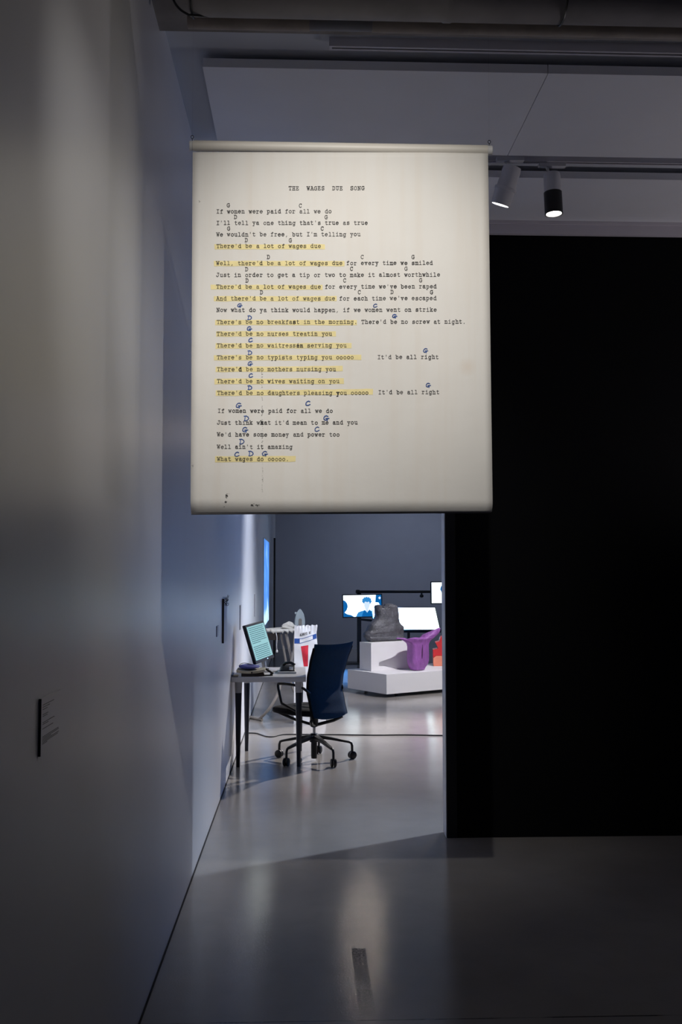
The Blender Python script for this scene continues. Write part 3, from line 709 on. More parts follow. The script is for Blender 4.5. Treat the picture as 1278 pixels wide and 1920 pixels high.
# monitor
bl = P(481.5, 1247, 8.46); br = P(513, 1231, 8.86); tl = P(456, 1171.5, 8.46); tr = P(494, 1164.5, 8.86)
u = ((br - bl) + (tr - tl)) / 2; v = ((tl - bl) + (tr - br)) / 2
o = (bl + br + tl + tr) / 4 - u / 2 - v / 2
W_, H_ = u.length, v.length
u.normalize(); v = (v - u * v.dot(u)).normalized(); n = u.cross(v).normalized()
if n.x < 0: n = -n
mon = empty('monitor', (-0.36, 8.72, DT), 'tilted black-framed monitor showing lines of text, on the desk', 'monitor')
MB().obox(o - n * 0.028, u * W_, v * H_, n * 0.028).build('casing', 'black', mon, bevel=0.005)
bz = 0.021
q = o + n * 0.0004
scr = MB().obox(q + u * bz + v * bz * 1.3, u * (W_ - 2 * bz), v * (H_ - 2.3 * bz), n * 0.0008).build('screen', 'mon_screen', mon, smooth=False)
tx = MB(); sw, shh = W_ - 2 * bz, H_ - 2.3 * bz
for r in range(17):
    if r == 9:
        tx.build('text_paragraph', 'mon_text', scr, smooth=False); tx = MB(); continue
    fv = 0.955 - r * 0.056; a = 0.06
    end = 0.55 if r == 8 else random.uniform(0.88, 0.95)
    while a < end:
        w = random.uniform(0.03, 0.11); b_ = min(end, a + w)
        tx.obox(q + u * (bz + a * sw) + v * (bz * 1.3 + fv * shh) + n * 0.0008, u * ((b_ - a) * sw), v * (-0.022 * shh), n * 0.0003); a = b_ + 0.012
tx.build('text_paragraph', 'mon_text', scr, smooth=False)
MB().obox(q + u * (W_ * 0.62) + v * 0.010, u * 0.014, v * 0.006, n * 0.001).build('power_light', 'led', mon, smooth=False)
cen = o + u * (W_ * 0.55) - n * 0.028
MB().tube([(cen.x - 0.02 + 0.03, cen.y, DT + 0.012), (cen.x - 0.01, cen.y, cen.z + 0.06), tuple(cen + v * H_ * 0.45)], 0.019, 12).build('stand_neck', 'white_plastic', mon)
MB().lathe((cen.x + 0.03, cen.y, DT), (0, 0, 1), [(0, 0.095), (0.008, 0.095), (0.014, 0.07), (0.02, 0.03)], 28).build('stand_foot', 'white_plastic', mon)

# left-end clutter, stacked
def slab(name, px0, px1, Yc, dep, z0, z1, m, label, cat, rot=0.0, bevel=0.004):
    x0, x1 = P(px0, 1260, Yc).x, P(px1, 1260, Yc).x
    c = Vector(((x0 + x1) / 2, Yc + dep / 2, 0)); w = x1 - x0
    ca, sa = math.cos(rot), math.sin(rot)
    uu, vv = Vector((ca, sa, 0)), Vector((-sa, ca, 0))
    b = MB().obox(c - uu * w / 2 - vv * dep / 2 + Vector((0, 0, z0)), uu * w, vv * dep, Vector((0, 0, z1 - z0))).build(name, m, None, bevel=bevel)
    return tag(b, label, cat)
slab('flat_box', 451, 494, 8.26, 0.20, DT, DT + 0.024, 'brown', 'flat dark brown box at the bottom of the pile on the desk', 'box', 0.05)
fo = MB(); prof = []
fx0, fx1, fy = P(443, 1260, 8.24).x, P(496, 1260, 8.24).x, 8.24
N_ = 16
for i in range(N_ + 1):
    t = i / N_; x = fx0 + (fx1 - fx0) * t
    prof.append((x, DT + 0.025 + 0.012 * (t - 0.45) ** 2 * 4))
vs, fs = [], []
for (x, z) in prof:
    for (yy, zz) in ((fy, 0), (fy + 0.22, 0), (fy + 0.22, 0.019), (fy, 0.019)): vs.append((x, yy, z + zz))
for i in range(N_):
    for k in range(4): fs.append((i * 4 + k, i * 4 + (k + 1) % 4, (i + 1) * 4 + (k + 1) % 4, (i + 1) * 4 + k))
fs += [(0, 1, 2, 3), (N_ * 4 + 3, N_ * 4 + 2, N_ * 4 + 1, N_ * 4)]
e = empty('booklet', ((fx0 + fx1) / 2, fy + 0.1, DT + 0.025), 'thick bent cream booklet lying on the dark brown box', 'booklet')
MB().add(vs, fs).build('pages', 'cream', e)
cxm = (fx0 + fx1) / 2 + 0.01
MB().box(cxm - 0.006, cxm + 0.006, fy - 0.002, fy - 0.0005, DT + 0.027, DT + 0.040).build('clasp', 'brown', e, smooth=False)
tg = tag(MB().lathe((P(438, 1258, 8.25).x, 8.25, DT + 0.008), (1, 0, 0.05), [(0, 0.006), (0.004, 0.008), (0.035, 0.008), (0.04, 0.004)], 14).build('cable_plug', 'cream'), 'small cream plug with a black end at the wall side of the desk', 'plug')
MB().tube(arc([(P(438, 1258, 8.25).x, 8.25, DT + 0.008), (P(434, 1258, 8.25).x, 8.25, DT + 0.012), (P(435, 1262, 8.22).x, 8.22, DT + 0.004), (P(446, 1262, 8.2).x, 8.20, DT + 0.004)], 5), 0.0025, 6).build('lead', 'black', tg)
px0, px1 = P(446.5, 1254, 8.3).x, P(485.5, 1254, 8.3).x
e = empty('cloth_pouch', ((px0 + px1) / 2, 8.36, DT + 0.046), 'violet-blue cloth pouch with a dark strap, on top of the cream booklet', 'pouch')
pb = MB(); n1, n2 = 22, 12; vs, fs = [], []
for j in range(n2 + 1):
    for i in range(n1):
        a = 2 * math.pi * i / n1; f = math.sin(math.pi * j / n2) ** 0.6
        ex = lambda c: math.copysign(abs(c) ** 0.7, c)
        zz = -math.cos(math.pi * j / n2)
        x = (px0 + px1) / 2 + (px1 - px0) / 2 * f * ex(math.cos(a)); y = 8.38 + 0.10 * f * ex(math.sin(a))
        z = DT + 0.071 + 0.019 * zz + 0.003 * math.sin(a * 3 + j)
        if zz > 0: z -= 0.010 * ((x - px0) / (px1 - px0)) * zz
        vs.append((x, y, z))
for j in range(n2):
    for i in range(n1): fs.append((j * n1 + i, j * n1 + (i + 1) % n1, (j + 1) * n1 + (i + 1) % n1, (j + 1) * n1 + i))
pb.add(vs, fs).build('pouch_body', 'violet', e, angle=80)
MB().tube(arc([P(447.5, 1249, 8.33), P(452, 1244.5, 8.33), P(459, 1243.2, 8.33), P(468, 1245, 8.34), P(477, 1248, 8.35), P(487, 1250.5, 8.38)], 6), 0.0026, 6).build('strap', 'navy_metal', e)
# black stapler-like tool
sx, sy = P(504, 1262, 8.3).x, 8.30
e = empty('stapler', (sx, sy, DT), 'small black angled stapler at the right of the cream booklet', 'stapler')
MB().obox((sx - 0.034, sy, DT), (0.066, 0.02, 0), (-0.01, 0.03, 0), (0, 0, 0.008)).build('base', 'black', e, bevel=0.002)
MB().obox((sx + 0.030, sy + 0.005, DT + 0.010), (-0.062, 0.03, 0.036), (0.004, 0.026, 0), (0.006, 0, 0.014)).build('arm', 'black', e, bevel=0.003)
MB().cone((sx + 0.02, sy - 0.002, DT + 0.012), (sx + 0.015, sy + 0.034, DT + 0.012), 0.009, 0.009, 14).build('hinge', 'black', e)
tag(MB().tube([P(488, 1252.5, 8.55) , P(496, 1252.8, 8.55), P(504, 1254, 8.53)], [0.004, 0.005, 0.003], 8).build('pen', 'navy_metal'), 'dark pen lying between the booklet and the monitor foot', 'pen')
# pad and dark device at the right end
slab('book', 520, 554, 8.47, 0.20, DT, DT + 0.016, 'paper_white', 'pale-edged book under the black telephone at the right of the desk', 'book', 0.06, 0.002)
x0, x1 = P(523, 1255, 8.5).x, P(553, 1255, 8.5).x
e = empty('telephone', ((x0 + x1) / 2, 8.57, DT + 0.016), 'black wedge-shaped desk telephone lying on the pale-edged book', 'telephone')
MB().hexa([(x0, 8.50, DT + 0.016), (x1, 8.50, DT + 0.016), (x1, 8.66, DT + 0.016), (x0, 8.66, DT + 0.016), (x0 + 0.012, 8.51, DT + 0.028), (x1 - 0.004, 8.51, DT + 0.024), (x1 - 0.006, 8.65, DT + 0.060), (x0 + 0.012, 8.65, DT + 0.060)]).build('base', 'black', e, bevel=0.004)
MB().tube(arc([(x0 + 0.035, 8.62, DT + 0.062), (x0 + 0.06, 8.60, DT + 0.078), (x1 - 0.035, 8.59, DT + 0.080), (x1 - 0.004, 8.58, DT + 0.062)], 6), [0.012] * 19, 12).build('handset', 'black', e)
MB().obox((x1 - 0.050, 8.505, DT + 0.0285), (0.032, 0, -0.002), (0, 0.075, 0.019), (0, -0.0004, 0.0012)).build('keypad', 'collar', e)

# ------------------------------------------------------------------ office chair
hub = FL(589, 1418); cx, cy = hub.x, 8.68
cx = P(588.5, 1380, cy).x
th = math.radians(137)                        # facing direction in the floor plane
f = Vector((math.cos(th), math.sin(th), 0)); r_ = Vector((f.y, -f.x, 0)); UP = Vector((0, 0, 1))
C0 = Vector((cx, cy, 0))
def cp(a, b, z): return C0 + f * a + r_ * b + UP * z     # forward, right, up
ch = empty('office_chair', C0, 'navy-backed black office chair on five casters, turned to the desk', 'chair')
# base
base = MB().lathe(C0 + UP * 0.155, UP, [(0, 0.026), (0.005, 0.038), (0.06, 0.042), (0.075, 0.03)], 24).build('base_hub', 'black_metal', ch)
MB().lathe(C0 + UP * 0.018, UP, [(0, 0.022), (0.003, 0.025), (0.15, 0.027)], 24).build('column_sleeve', 'black_metal', base)
RC = 0.345
for ang in (82, 10, -62, -134, 154):
    a = math.radians(ang); dd = Vector((math.cos(a), math.sin(a), 0))
    m = MB()
    pts = [(0.02, 0.205), (0.15, 0.182), (RC - 0.03, 0.145)]
    w0 = Vector((-dd.y, dd.x, 0))
    ringv = []
    for (dist, z), w, h in zip(pts, (0.026, 0.019, 0.013), (0.032, 0.024, 0.018)):
        for sgn, hh in ((-1, -h / 2), (1, -h / 2), (1, h / 2), (-1, h / 2)):
            ringv.append(C0 + dd * dist + w0 * (w * sgn) + UP * (z + hh))
    fs = [(k * 4 + i, k * 4 + (i + 1) % 4, k * 4 + 4 + (i + 1) % 4, k * 4 + 4 + i) for k in range(2) for i in range(4)] + [(3, 2, 1, 0), (8, 9, 10, 11)]
    m.add(ringv, fs)
    end = C0 + dd * (RC - 0.03)
    m.tube([end + UP * 0.147 - dd * 0.01, end + dd * 0.012 + UP * 0.138, end + dd * 0.02 + UP * 0.115, end + dd * 0.022 + UP * 0.05], 0.011, 12)
    lg = m.build('base_arm', 'black_metal', ch, bevel=0.003)
    wc = end + dd * 0.022 + UP * 0.034
    sd = (w0 + dd * 0.5 * math.sin(ang)).normalized()
    cs = MB()
    for s_ in (-1, 1):
        cs.lathe(wc + sd * (0.004 * s_), sd * s_, [(0, 0.030), (0.002, 0.034), (0.016, 0.034), (0.021, 0.026)], 22)
    cs.build('caster', 'black', lg)
MB().cone(C0 + UP * 0.225, C0 + UP * 0.30, 0.014, 0.014, 20).build('gas_lift', 'chrome', ch)
mech = MB().lathe(C0 + UP * 0.285, UP, [(0, 0.024), (0.01, 0.034), (0.09, 0.038), (0.12, 0.05)], 20)
mech.build('swivel', 'black_metal', ch)
for s_ in (-1, 1):
    MB().tube([cp(-0.02, 0.02 * s_, 0.305), cp(0.12, 0.10 * s_, 0.345), cp(0.25, 0.18 * s_, 0.405)], 0.012, 10).build('seat_support', 'black_metal', ch)
    MB().tube([cp(-0.02, 0.02 * s_, 0.305), cp(-0.10, 0.14 * s_, 0.335), cp(-0.15, 0.20 * s_, 0.37)], 0.014, 10).build('back_support', 'black_metal', ch)
# seat
def cushion(a0, a1, w, z0, z1, crown=0.012, nx=14, ny=12):
    vs, fs = [], []
    def se(t): return math.copysign(abs(t) ** 0.5, t)
    rows = 14
    for j in range(rows + 1):
        ph = math.pi * j / rows - math.pi / 2
        for i in range(36):
            g = 2 * math.pi * i / 36
            q_ = math.cos(ph) ** 0.3 if math.cos(ph) > 1e-6 else 0
            aa = (a0 + a1) / 2 + (a1 - a0) / 2 * se(math.cos(g)) * q_
            bb = w / 2 * se(math.sin(g)) * q_
            zz = (z0 + z1) / 2 + (z1 - z0) / 2 * math.copysign(abs(math.sin(ph)) ** 0.6, math.sin(ph))
            if aa > a1 - 0.1: zz -= 0.010 * ((aa - a1 + 0.1) / 0.1) ** 2
            vs.append(cp(aa, bb, zz))
    for j in range(rows):
        for i in range(36): fs.append((j * 36 + i, j * 36 + (i + 1) % 36, (j + 1) * 36 + (i + 1) % 36, (j + 1) * 36 + i))
    return MB().add(vs, fs)
cushion(-0.20, 0.355, 0.47, 0.395, 0.462).build('seat', 'seat_black', ch, angle=80)
# backrest: curved shell, waist pushed forward
def back_prof(t):    # t 0 bottom .. 1 top -> offset back from the swivel
    pts = [(0, -0.205), (0.2, -0.17), (0.38, -0.14), (0.55, -0.148), (0.75, -0.185), (1.0, -0.245)]
    for (t0, v0), (t1, v1) in zip(pts[:-1], pts[1:]):
        if t <= t1 + 1e-9:
            k = (t - t0) / (t1 - t0); return v0 + (v1 - v0) * (k * k * (3 - 2 * k) * 0.4 + k * 0.6)
    return pts[-1][1]
zb0, zb1 = 0.375, 1.005
nu, nv = 16, 30
def bw_(t):  return 0.212 + 0.030 * t - 0.010 * math.sin(math.pi * t)
fr, bk = [], []
for j in range(nv + 1):
    t = j / nv; z = zb0 + (zb1 - zb0) * t
    for i in range(nu + 1):
        s_ = -1 + 2 * i / nu
        cur = 0.014 * s_ * s_
        z2 = z + 0.012 * s_ * s_ * t ** 6
        if j == 0: z2 += 0.03 * abs(s_) ** 3
        p0 = cp(back_prof(t) + cur - 0.0, bw_(t) * s_, z2)
        edge = min(1 - abs(s_), t * 3, (1 - t) * 3) ; thk = 0.016 + 0.022 * min(1, max(0, edge) * 5)
        bk.append(p0 - f * thk * 0.5); fr.append(p0 + f * thk * 0.5)
K = nu + 1
fs = []
for j in range(nv):
    for i in range(nu):
        q_ = (j * K + i, j * K + i + 1, (j + 1) * K + i + 1, (j + 1) * K + i)
        fs.append(q_); fs.append(tuple(x + len(fr) for x in reversed(q_)))
nF = len(fr)
bd = [j * K for j in range(nv + 1)] + [nv * K + i for i in range(1, K)] + [j * K + nu for j in range(nv - 1, -1, -1)] + [i for i in range(nu - 1, 0, -1)]
for i in range(len(bd)):
    a_, b_ = bd[i], bd[(i + 1) % len(bd)]; fs.append((a_, b_, b_ + nF, a_ + nF))
back = MB().add(fr + bk, fs).build('backrest', 'fabric_navy', ch, angle=60)
MB().tube([cp(back_prof(t) + 0.014 + 0.004, -bw_(t) - 0.003, zb0 + (zb1 - zb0) * t) for t in [i / 20 * 0.98 + 0.03 for i in range(20)]], 0.011, 8).build('piping', 'seat_black', back)
MB().tube([cp(back_prof(t) + 0.014 + 0.004, bw_(t) + 0.003, zb0 + (zb1 - zb0) * t) for t in [i / 20 * 0.98 + 0.03 for i in range(20)]], 0.011, 8).build('piping', 'seat_black', back)
for s_ in (-1, 1):
    b_ = 0.265 * s_ if s_ < 0 else 0.215
    MB().tube(arc([cp(-0.14, 0.21 * s_, 0.60), cp(-0.12, b_, 0.645), cp(-0.02, b_, 0.665), cp(0.14, b_, 0.667), cp(0.175, b_, 0.655), cp(0.165, b_, 0.60), cp(0.135, b_, 0.51), cp(0.11, b_, 0.495), cp(-0.02, 0.245 * s_, 0.445)], 6), 0.0115, 10).build('armrest', 'black', ch)

# cable across the floor
pts = [FL(*q_) for q_ in ((452, 1376), (463, 1375.5), (480, 1376), (490, 1379), (500, 1382), (512, 1382.5), (524, 1379.5), (534, 1378.3), (560, 1378), (620, 1378.5), (700, 1379.5), (760, 1379), (831, 1380), (900, 1380))]
tag(MB().tube(arc([p + UP * 0.006 for p in pts], 5), 0.006, 8).build('floor_cable', 'black'), 'thin black cable snaking over the floor behind the chair', 'cable')

# ------------------------------------------------------------------ ironing board, iron, sack
IBZ = 0.985
tip = P(497.5, 1181, 11.0); end = Vector((0.06, 11.7, IBZ)); tip.z = IBZ
ax = (end - tip); LEN = ax.length; ax.normalize(); sd = Vector((-ax.y, ax.x, 0))
ib = empty('ironing_board', (0, 11.3, 0), 'grey cloth-covered ironing board behind the desk, left of the white sack', 'ironing board')
out = []
for i in range(13):
    a = i / 12; out.append((LEN * 0.38 * a, 0.03 + 0.13 * math.sin(a * math.pi / 2) ** 0.8))
out += [(LEN * 0.8, 0.15), (LEN, 0.085)]
outline = [(a, -b) for a, b in out] + [(a, b) for a, b in reversed(out)]
MB().prism(outline, lambda a, b, d: tip + ax * a + sd * b - UP * d, 0.022).build('board', 'board_cloth', ib, bevel=0.005)
# sagging cover edge and folds
vs, fs = [], []
for i in range(25):
    a = LEN * (0.02 + 0.6 * i / 24); w = 0.03 + 0.13 * math.sin(min(1, a / (LEN * 0.38)) * math.pi / 2) ** 0.8
    dz = 0.018 + 0.022 * abs(math.sin(i * 0.9)) + 0.012 * math.sin(i * 2.3)
    vs += [tip + ax * a - sd * (w + 0.003) + UP * 0.003, tip + ax * a - sd * (w + 0.010 + 0.006 * math.sin(i * 1.7)) - UP * dz]
fs = [(2 * i, 2 * i + 1, 2 * i + 3, 2 * i + 2) for i in range(24)]
cv = MB().add(vs, fs).build('cover_edge', 'board_cloth', ib)
cv.modifiers.new('thickness', 'SOLIDIFY').thickness = 0.004
brk = P(511, 1193, 11.3)
MB().obox(Vector((brk.x - 0.07, 11.25, brk.z - 0.04)), (0.15, 0, 0), (0, 0.12, 0), (0, 0, 0.075)).build('tray', 'brown', ib, bevel=0.004)
ft = FL(486, 1351)
def bt(px, py, Y): return P(px, py, Y)
MB().tube(arc([bt(553, 1190, 11.25), bt(548, 1235, 11.15), bt(530, 1270, 11.0), bt(521, 1300, 10.9), bt(505, 1328, 10.85), Vector((ft.x, ft.y, 0.016))], 6), 0.016, 12).build('leg', 'board_leg', ib)
g1 = bt(536, 1188, 11.25); g2 = FL(590, 1340)
MB().tube([g1, bt(548, 1242, 11.3), bt(560, 1290, 11.35), Vector((g2.x, g2.y, 0.018))], 0.018, 12).build('leg', 'board_leg', ib)
g1 = bt(527, 1188, 11.5); g2 = FL(566, 1332)
MB().tube([bt(527, 1190, 11.5), bt(536, 1242, 11.55), bt(548, 1290, 11.6), Vector((g2.x, g2.y, 0.014))], 0.013, 12).build('leg', 'board_leg', ib)
MB().tube([Vector((ft.x - 0.12, ft.y + 0.16, 0.016)), Vector((ft.x, ft.y, 0.016)), Vector((ft.x + 0.03, ft.y - 0.04, 0.016))], 0.016, 10).build('foot_bar', 'board_leg', ib)
cd = MB().tube(arc([bt(517, 1186, 10.98), bt(519, 1195, 10.97), bt(518.5, 1210, 10.97), bt(519, 1219, 10.97)], 5), 0.004, 6)
cd.lathe(bt(519, 1219, 10.97), (0, 0, -1), [(0, 0.005), (0.004, 0.011), (0.02, 0.011), (0.026, 0.004)], 10)
cd.build('hanging_cord', 'collar', ib)
# crumpled cloth on the board
vs, fs = [], []
c = P(541, 1176, 11.2)
for j in range(9):
    for i in range(16):
        g = 2 * math.pi * i / 16; t = j / 8
        rr_ = math.sin(math.pi * (0.5 + t / 2)) ** 0.7 if t < 1 else 0.01
        w = 1 + 0.22 * math.sin(g * 3 + j) + 0.12 * math.sin(g * 5 + 1)
        vs.append((c.x + 0.085 * rr_ * w * math.cos(g), 11.22 + 0.07 * rr_ * w * math.sin(g), IBZ + 0.004 + 0.065 * t * (1 + 0.2 * math.sin(g * 2 + 1))))
for j in range(8):
    for i in range(16): fs.append((j * 16 + i, j * 16 + (i + 1) % 16, (j + 1) * 16 + (i + 1) % 16, (j + 1) * 16 + i))
fs.append(tuple(range(128, 144))); fs.append(tuple(reversed(range(16))))
tag(MB().add(vs, fs).build('crumpled_cloth', 'board_cloth', angle=70), 'crumpled grey cloth on the ironing board beside the upright iron', 'cloth')
# iron on its heel
ic = P(562.5, 1172, 11.35); ic.z = IBZ
ir = empty('iron', (ic.x, 11.35, IBZ), 'grey steam iron standing on its heel with the pointed tip up', 'iron')
sole = [(-0.058, 0.0), (-0.060, 0.05), (-0.056, 0.11), (-0.040, 0.165), (-0.018, 0.20), (0.0, 0.214), (0.022, 0.196), (0.044, 0.155), (0.057, 0.10), (0.060, 0.05), (0.058, 0.0)]
ca, sa = math.cos(0.35), math.sin(0.35)
def ipt(a, b, d): return Vector((ic.x + a * ca - d * sa, 11.35 + a * sa + d * ca, IBZ + b))
MB().prism(sole, ipt, 0.016).build('soleplate', 'iron', ir, bevel=0.003)
MB().prism([(a * 0.85, b * 0.92) for a, b in sole], lambda a, b, d: ipt(a, b, 0.016 + d), 0.04).build('body', 'iron', ir, bevel=0.006)
MB().prism([(-0.020, 0.008), (-0.020, 0.085), (-0.012, 0.105), (0.012, 0.105), (0.020, 0.09), (0.020, 0.008)], lambda a, b, d: ipt(a, b, -0.002 + d), 0.0035).build('sole_recess', 'iron_dark', ir)
MB().tube(arc([ipt(0, 0.02, 0.05), ipt(0, 0.03, 0.10), ipt(0, 0.12, 0.105), ipt(0, 0.155, 0.08), ipt(0, 0.15, 0.05)], 6), 0.013, 10).build('handle', 'iron', ir)
MB().obox(ipt(-0.062, 0.155, 0.01), Vector((0.03 * ca, 0.03 * sa, 0)), Vector((0, 0.03, 0)), Vector((0, 0, 0.022))).build('nozzle', 'iron', ir, bevel=0.003)

# white printed sack
SY = 10.75
sack = empty('paper_sack', (P(578, 1300, SY).x, SY + 0.09, 0), 'tall white paper sack with a blue band and a red stripe, standing behind the desk', 'sack')
zt0 = P(575, 1186, SY).z
xl_t, xr_t = P(551.5, 1200, SY).x, P(592.8, 1200, SY).x
xl_b, xr_b = P(550.5, 1350, SY).x, P(612, 1350, SY).x
def sx_(s_, z):    # s 0..1 across the front
    t = max(0, min(1, z / zt0)); k = t ** 0.8
    l = xl_b + (xl_t - xl_b) * k; r2 = xr_b + (xr_t - xr_b) * k
    return l + (r2 - l) * s_
def sfront(s_, z, off=0.0):
    bulge = 0.03 * math.sin(math.pi * min(1, max(0, s_))) * math.sin(math.pi * min(1, z / 1.1)) ** 0.5
    wr = 0.004 * math.sin(z * 31 + s_ * 7) + 0.003 * math.sin(z * 17 - s_ * 11)
    return Vector((sx_(s_, z), SY - bulge - wr - off, z))
vs, fs = [], []
NS, NZ = 24, 46
loop = 2 * (NS + 1)
ztop = zt0 + 0.072
for j in range(NZ + 1):
    z = ztop * j / NZ
    for i in range(NS + 1):
        s_ = i / NS; zz = z
        if j == NZ: zz += 0.010 * s_ + 0.006 * math.sin(i * 1.4) - (0.010 if i % 6 == 0 else 0)
        p = sfront(s_, zz)
        if z > zt0 - 0.02: p.y += 0.007 * math.sin(i * 1.9) * (z - zt0 + 0.02) / 0.09; p.x += 0.012 * (s_ > 0.85) * (z - zt0 + 0.02) / 0.09
        vs.append(p)
    for i in range(NS, -1, -1):
        s_ = i / NS; zz = z + (0.004 * math.sin(i) if j == NZ else 0)
        dep = 0.16 + 0.03 * math.sin(math.pi * s_) - 0.10 * max(0, (z - zt0) / 0.075)
        vs.append(Vector((sx_(s_, zz) + (0.012 * (s_ > 0.85) if j == NZ else 0), SY + dep, zz)))
for j in range(NZ):
    for i in range(loop): fs.append((j * loop + i, j * loop + (i + 1) % loop, (j + 1) * loop + (i + 1) % loop, (j + 1) * loop + i))
fs += [tuple(reversed(range(loop)))]
body = MB().add(vs, fs).build('sack_body', 'sack', sack, angle=60)
def sgrid(s0, s1, fz0, fz1, name, m, off, n=16, w=3):
    vs, fs = [], []
    for i in range(n + 1):
        t = i / n; s_ = s0 + (s1 - s0) * t; a, b = fz0(t), fz1(t)
        for k in range(w + 1): vs.append(sfront(s_, a + (b - a) * k / w, off))
    for i in range(n):
        for k in range(w): fs.append((i * (w + 1) + k, (i + 1) * (w + 1) + k, (i + 1) * (w + 1) + k + 1, i * (w + 1) + k + 1))
    return MB().add(vs, fs).build(name, m, sack)
zc_ = lambda py: P(572, py, SY).z
def bandlo(t): return zc_(1206.5 - 9.5 * max(0, t - 0.25) / 0.75)
def bandhi(t): return zc_(1197 - 9.0 * max(0, t - 0.35) / 0.65)
sgrid(0.005, 0.99, bandlo, bandhi, 'blue_band', 'sack_blue', 0.0025)
sgrid(0.24, 0.82, lambda t: bandlo(0.24 + 0.58 * t) + 0.006, lambda t: bandhi(0.24 + 0.58 * t) - 0.006, 'white_panel', 'sack', 0.005)
# red stripe, narrowing downward
vs, fs = [], []
for j in range(17):
    t = j / 16; z = zc_(1211.5) + (zc_(1249) - zc_(1211.5)) * t
    for k in range(5):
        s_ = (0.285 + 0.10 * t) + (k / 4) * (0.32 - 0.165 * t)
        vs.append(sfront(s_, z + 0.012 * (k / 4) * (1 - t), 0.003))
fs = [(j * 5 + k, j * 5 + k + 1, (j + 1) * 5 + k + 1, (j + 1) * 5 + k) for j in range(16) for k in range(4)]
MB().add(vs, fs).build('red_stripe', 'sack_red', sack)
wr = MB()
for i, c_ in enumerate('ALWAYS #1'):
    if c_ == ' ': continue
    for st in G[c_]:
        st2 = [((0.25 + 0.058 * i) + a * 0.0055, zc_(1192.5 - 0.55 * i) + b * 0.0024) for a, b in st]
        for (p0, p1) in zip(st2[:-1], st2[1:]):
            wr.tube([sfront(*p0, 0.002), sfront(*p1, 0.002)], 0.0022, 4)
wr.build('lettering', 'ink', sack, smooth=False)

# ------------------------------------------------------------------ platform, plinth, sculptures
A = math.radians(33); ra = Vector((math.cos(A), math.sin(A), 0)); la = Vector((-math.sin(A), math.cos(A), 0))
PT = 0.30
k0 = FL(724.2, 1264.7, PT); k0 = Vector((k0.x, k0.y, 0))
plat = empty('platform', k0, 'low white display platform on small casters, right of the chair', 'platform')
MB().obox(k0 + UP * 0.045, ra * 2.4, la * 0.86, UP * (PT - 0.045)).build('deck', 'plinth', plat, bevel=0.003)
for a, b in ((0.25, 0.78), (0.25, 0.12), (1.3, 0.78), (1.3, 0.12), (2.2, 0.78), (2.2, 0.12)):
    c = k0 + ra * a + la * b
    MB().cone(c + UP * 0.022 - ra * 0.014, c + UP * 0.022 + ra * 0.014, 0.022, 0.022, 16).add(*(lambda m: (m.v, m.f))(MB().box(c.x - 0.01, c.x + 0.01, c.y - 0.01, c.y + 0.01, 0.03, 0.045))).build('caster', 'black', plat)
k1 = FL(695.5, 1258.9, PT); k1 = Vector((k1.x, k1.y, PT))
PZ = P(695.5, 1205.5, k1.y).z
tag(MB().obox(k1, ra * 0.82, la * 0.26, UP * (PZ - PT)).build('plinth', 'plinth', bevel=0.003), 'white box plinth on the platform, under the grey sculpture', 'plinth')
# grey slab sculpture
def blob(outline, name, m, parent, org, ux, dep, k, zx, zy, thick, seed, lump=0.012, taper=None):
    """extruded hand-shaped slab with a rounded, lumpy skin"""
    pts = arc([(a, b, 0) for a, b in outline + [outline[0]]], 3)[:-1]
    rnd = random.Random(seed); n = len(pts)
    def put(a, b, d): return org + ux * ((a - zx) * k) + UP * ((zy - b) * k) + dep * d
    cxa = sum(p.x for p in pts) / n; cya = sum(p.y for p in pts) / n
    mb = MB(); rings = []
    for d, sc in ((0.0, 0.90), (0.02, 0.965), (0.06, 1.0), (thick - 0.06, 1.0), (thick - 0.02, 0.97), (thick, 0.9)):
        rg = []
        for i, p in enumerate(pts):
            jit = lump * (math.sin(i * 0.9 + d * 40 + seed) * 0.4 + rnd.uniform(-0.3, 0.3))
            # shrink toward the local inside by a fixed width instead of scaling from the centre
            q0, q1 = pts[i - 1], pts[(i + 1) % n]; tn = (q1 - q0).normalized(); nn = Vector((tn.y, -tn.x, 0)) * ORI
            off = (1 - sc) * 0.22 / k
            ts = taper(p.x, p.y) if taper else 1.0
            off *= 0.45 + 0.55 * ts
            z_ = put(p.x - nn.x * off, p.y - nn.y * off, (d + jit) * ts)
            z_.z = max(z_.z, org.z + 0.0005)
            rg.append(z_)
        rings.append(rg)
    for rg in rings: mb.v += [tuple(x) for x in rg]
    for j in range(len(rings) - 1):
        for i in range(n): mb.f.append((j * n + i, j * n + (i + 1) % n, (j + 1) * n + (i + 1) % n, (j + 1) * n + i))
    tris = tessellate_polygon([[Vector((p.x, p.y, 0)) for p in pts]])
    last = (len(rings) - 1) * n
    mb.f += [tuple(t) for t in tris] + [tuple(i + last for i in reversed(t)) for t in tris]
    return mb.build(name, m, parent, angle=55)
def orient(o):
    s = sum(o[i - 1][0] * o[i][1] - o[i][0] * o[i - 1][1] for i in range(len(o))); return 1 if s > 0 else -1
rock = [(560, 966), (500, 905), (488, 860), (510, 815), (548, 785), (580, 705), (640, 640), (690, 570), (680, 480), (690, 405), (735, 388), (790, 412), (835, 410), (868, 372), (950, 380), (1018, 418), (1034, 490), (1040, 600), (1070, 690), (1118, 740), (1130, 820), (1120, 900), (1140, 966)]
ORI = orient(rock)
kk = (k1.y + 0.35) / F_PX / 8.52
oc = P(630 + 840 / 8.52, 1200, k1.y + 0.30); oc.z = PZ
sc_ = empty('slab_sculpture', (oc.x, oc.y, PZ), 'dark grey craggy slab sculpture standing on the white plinth', 'sculpture')
blob(rock, 'slab', 'rock', sc_, oc, ra * (1 / math.cos(A)) * 0.98, la, kk, 840, 966, 0.15, 3)
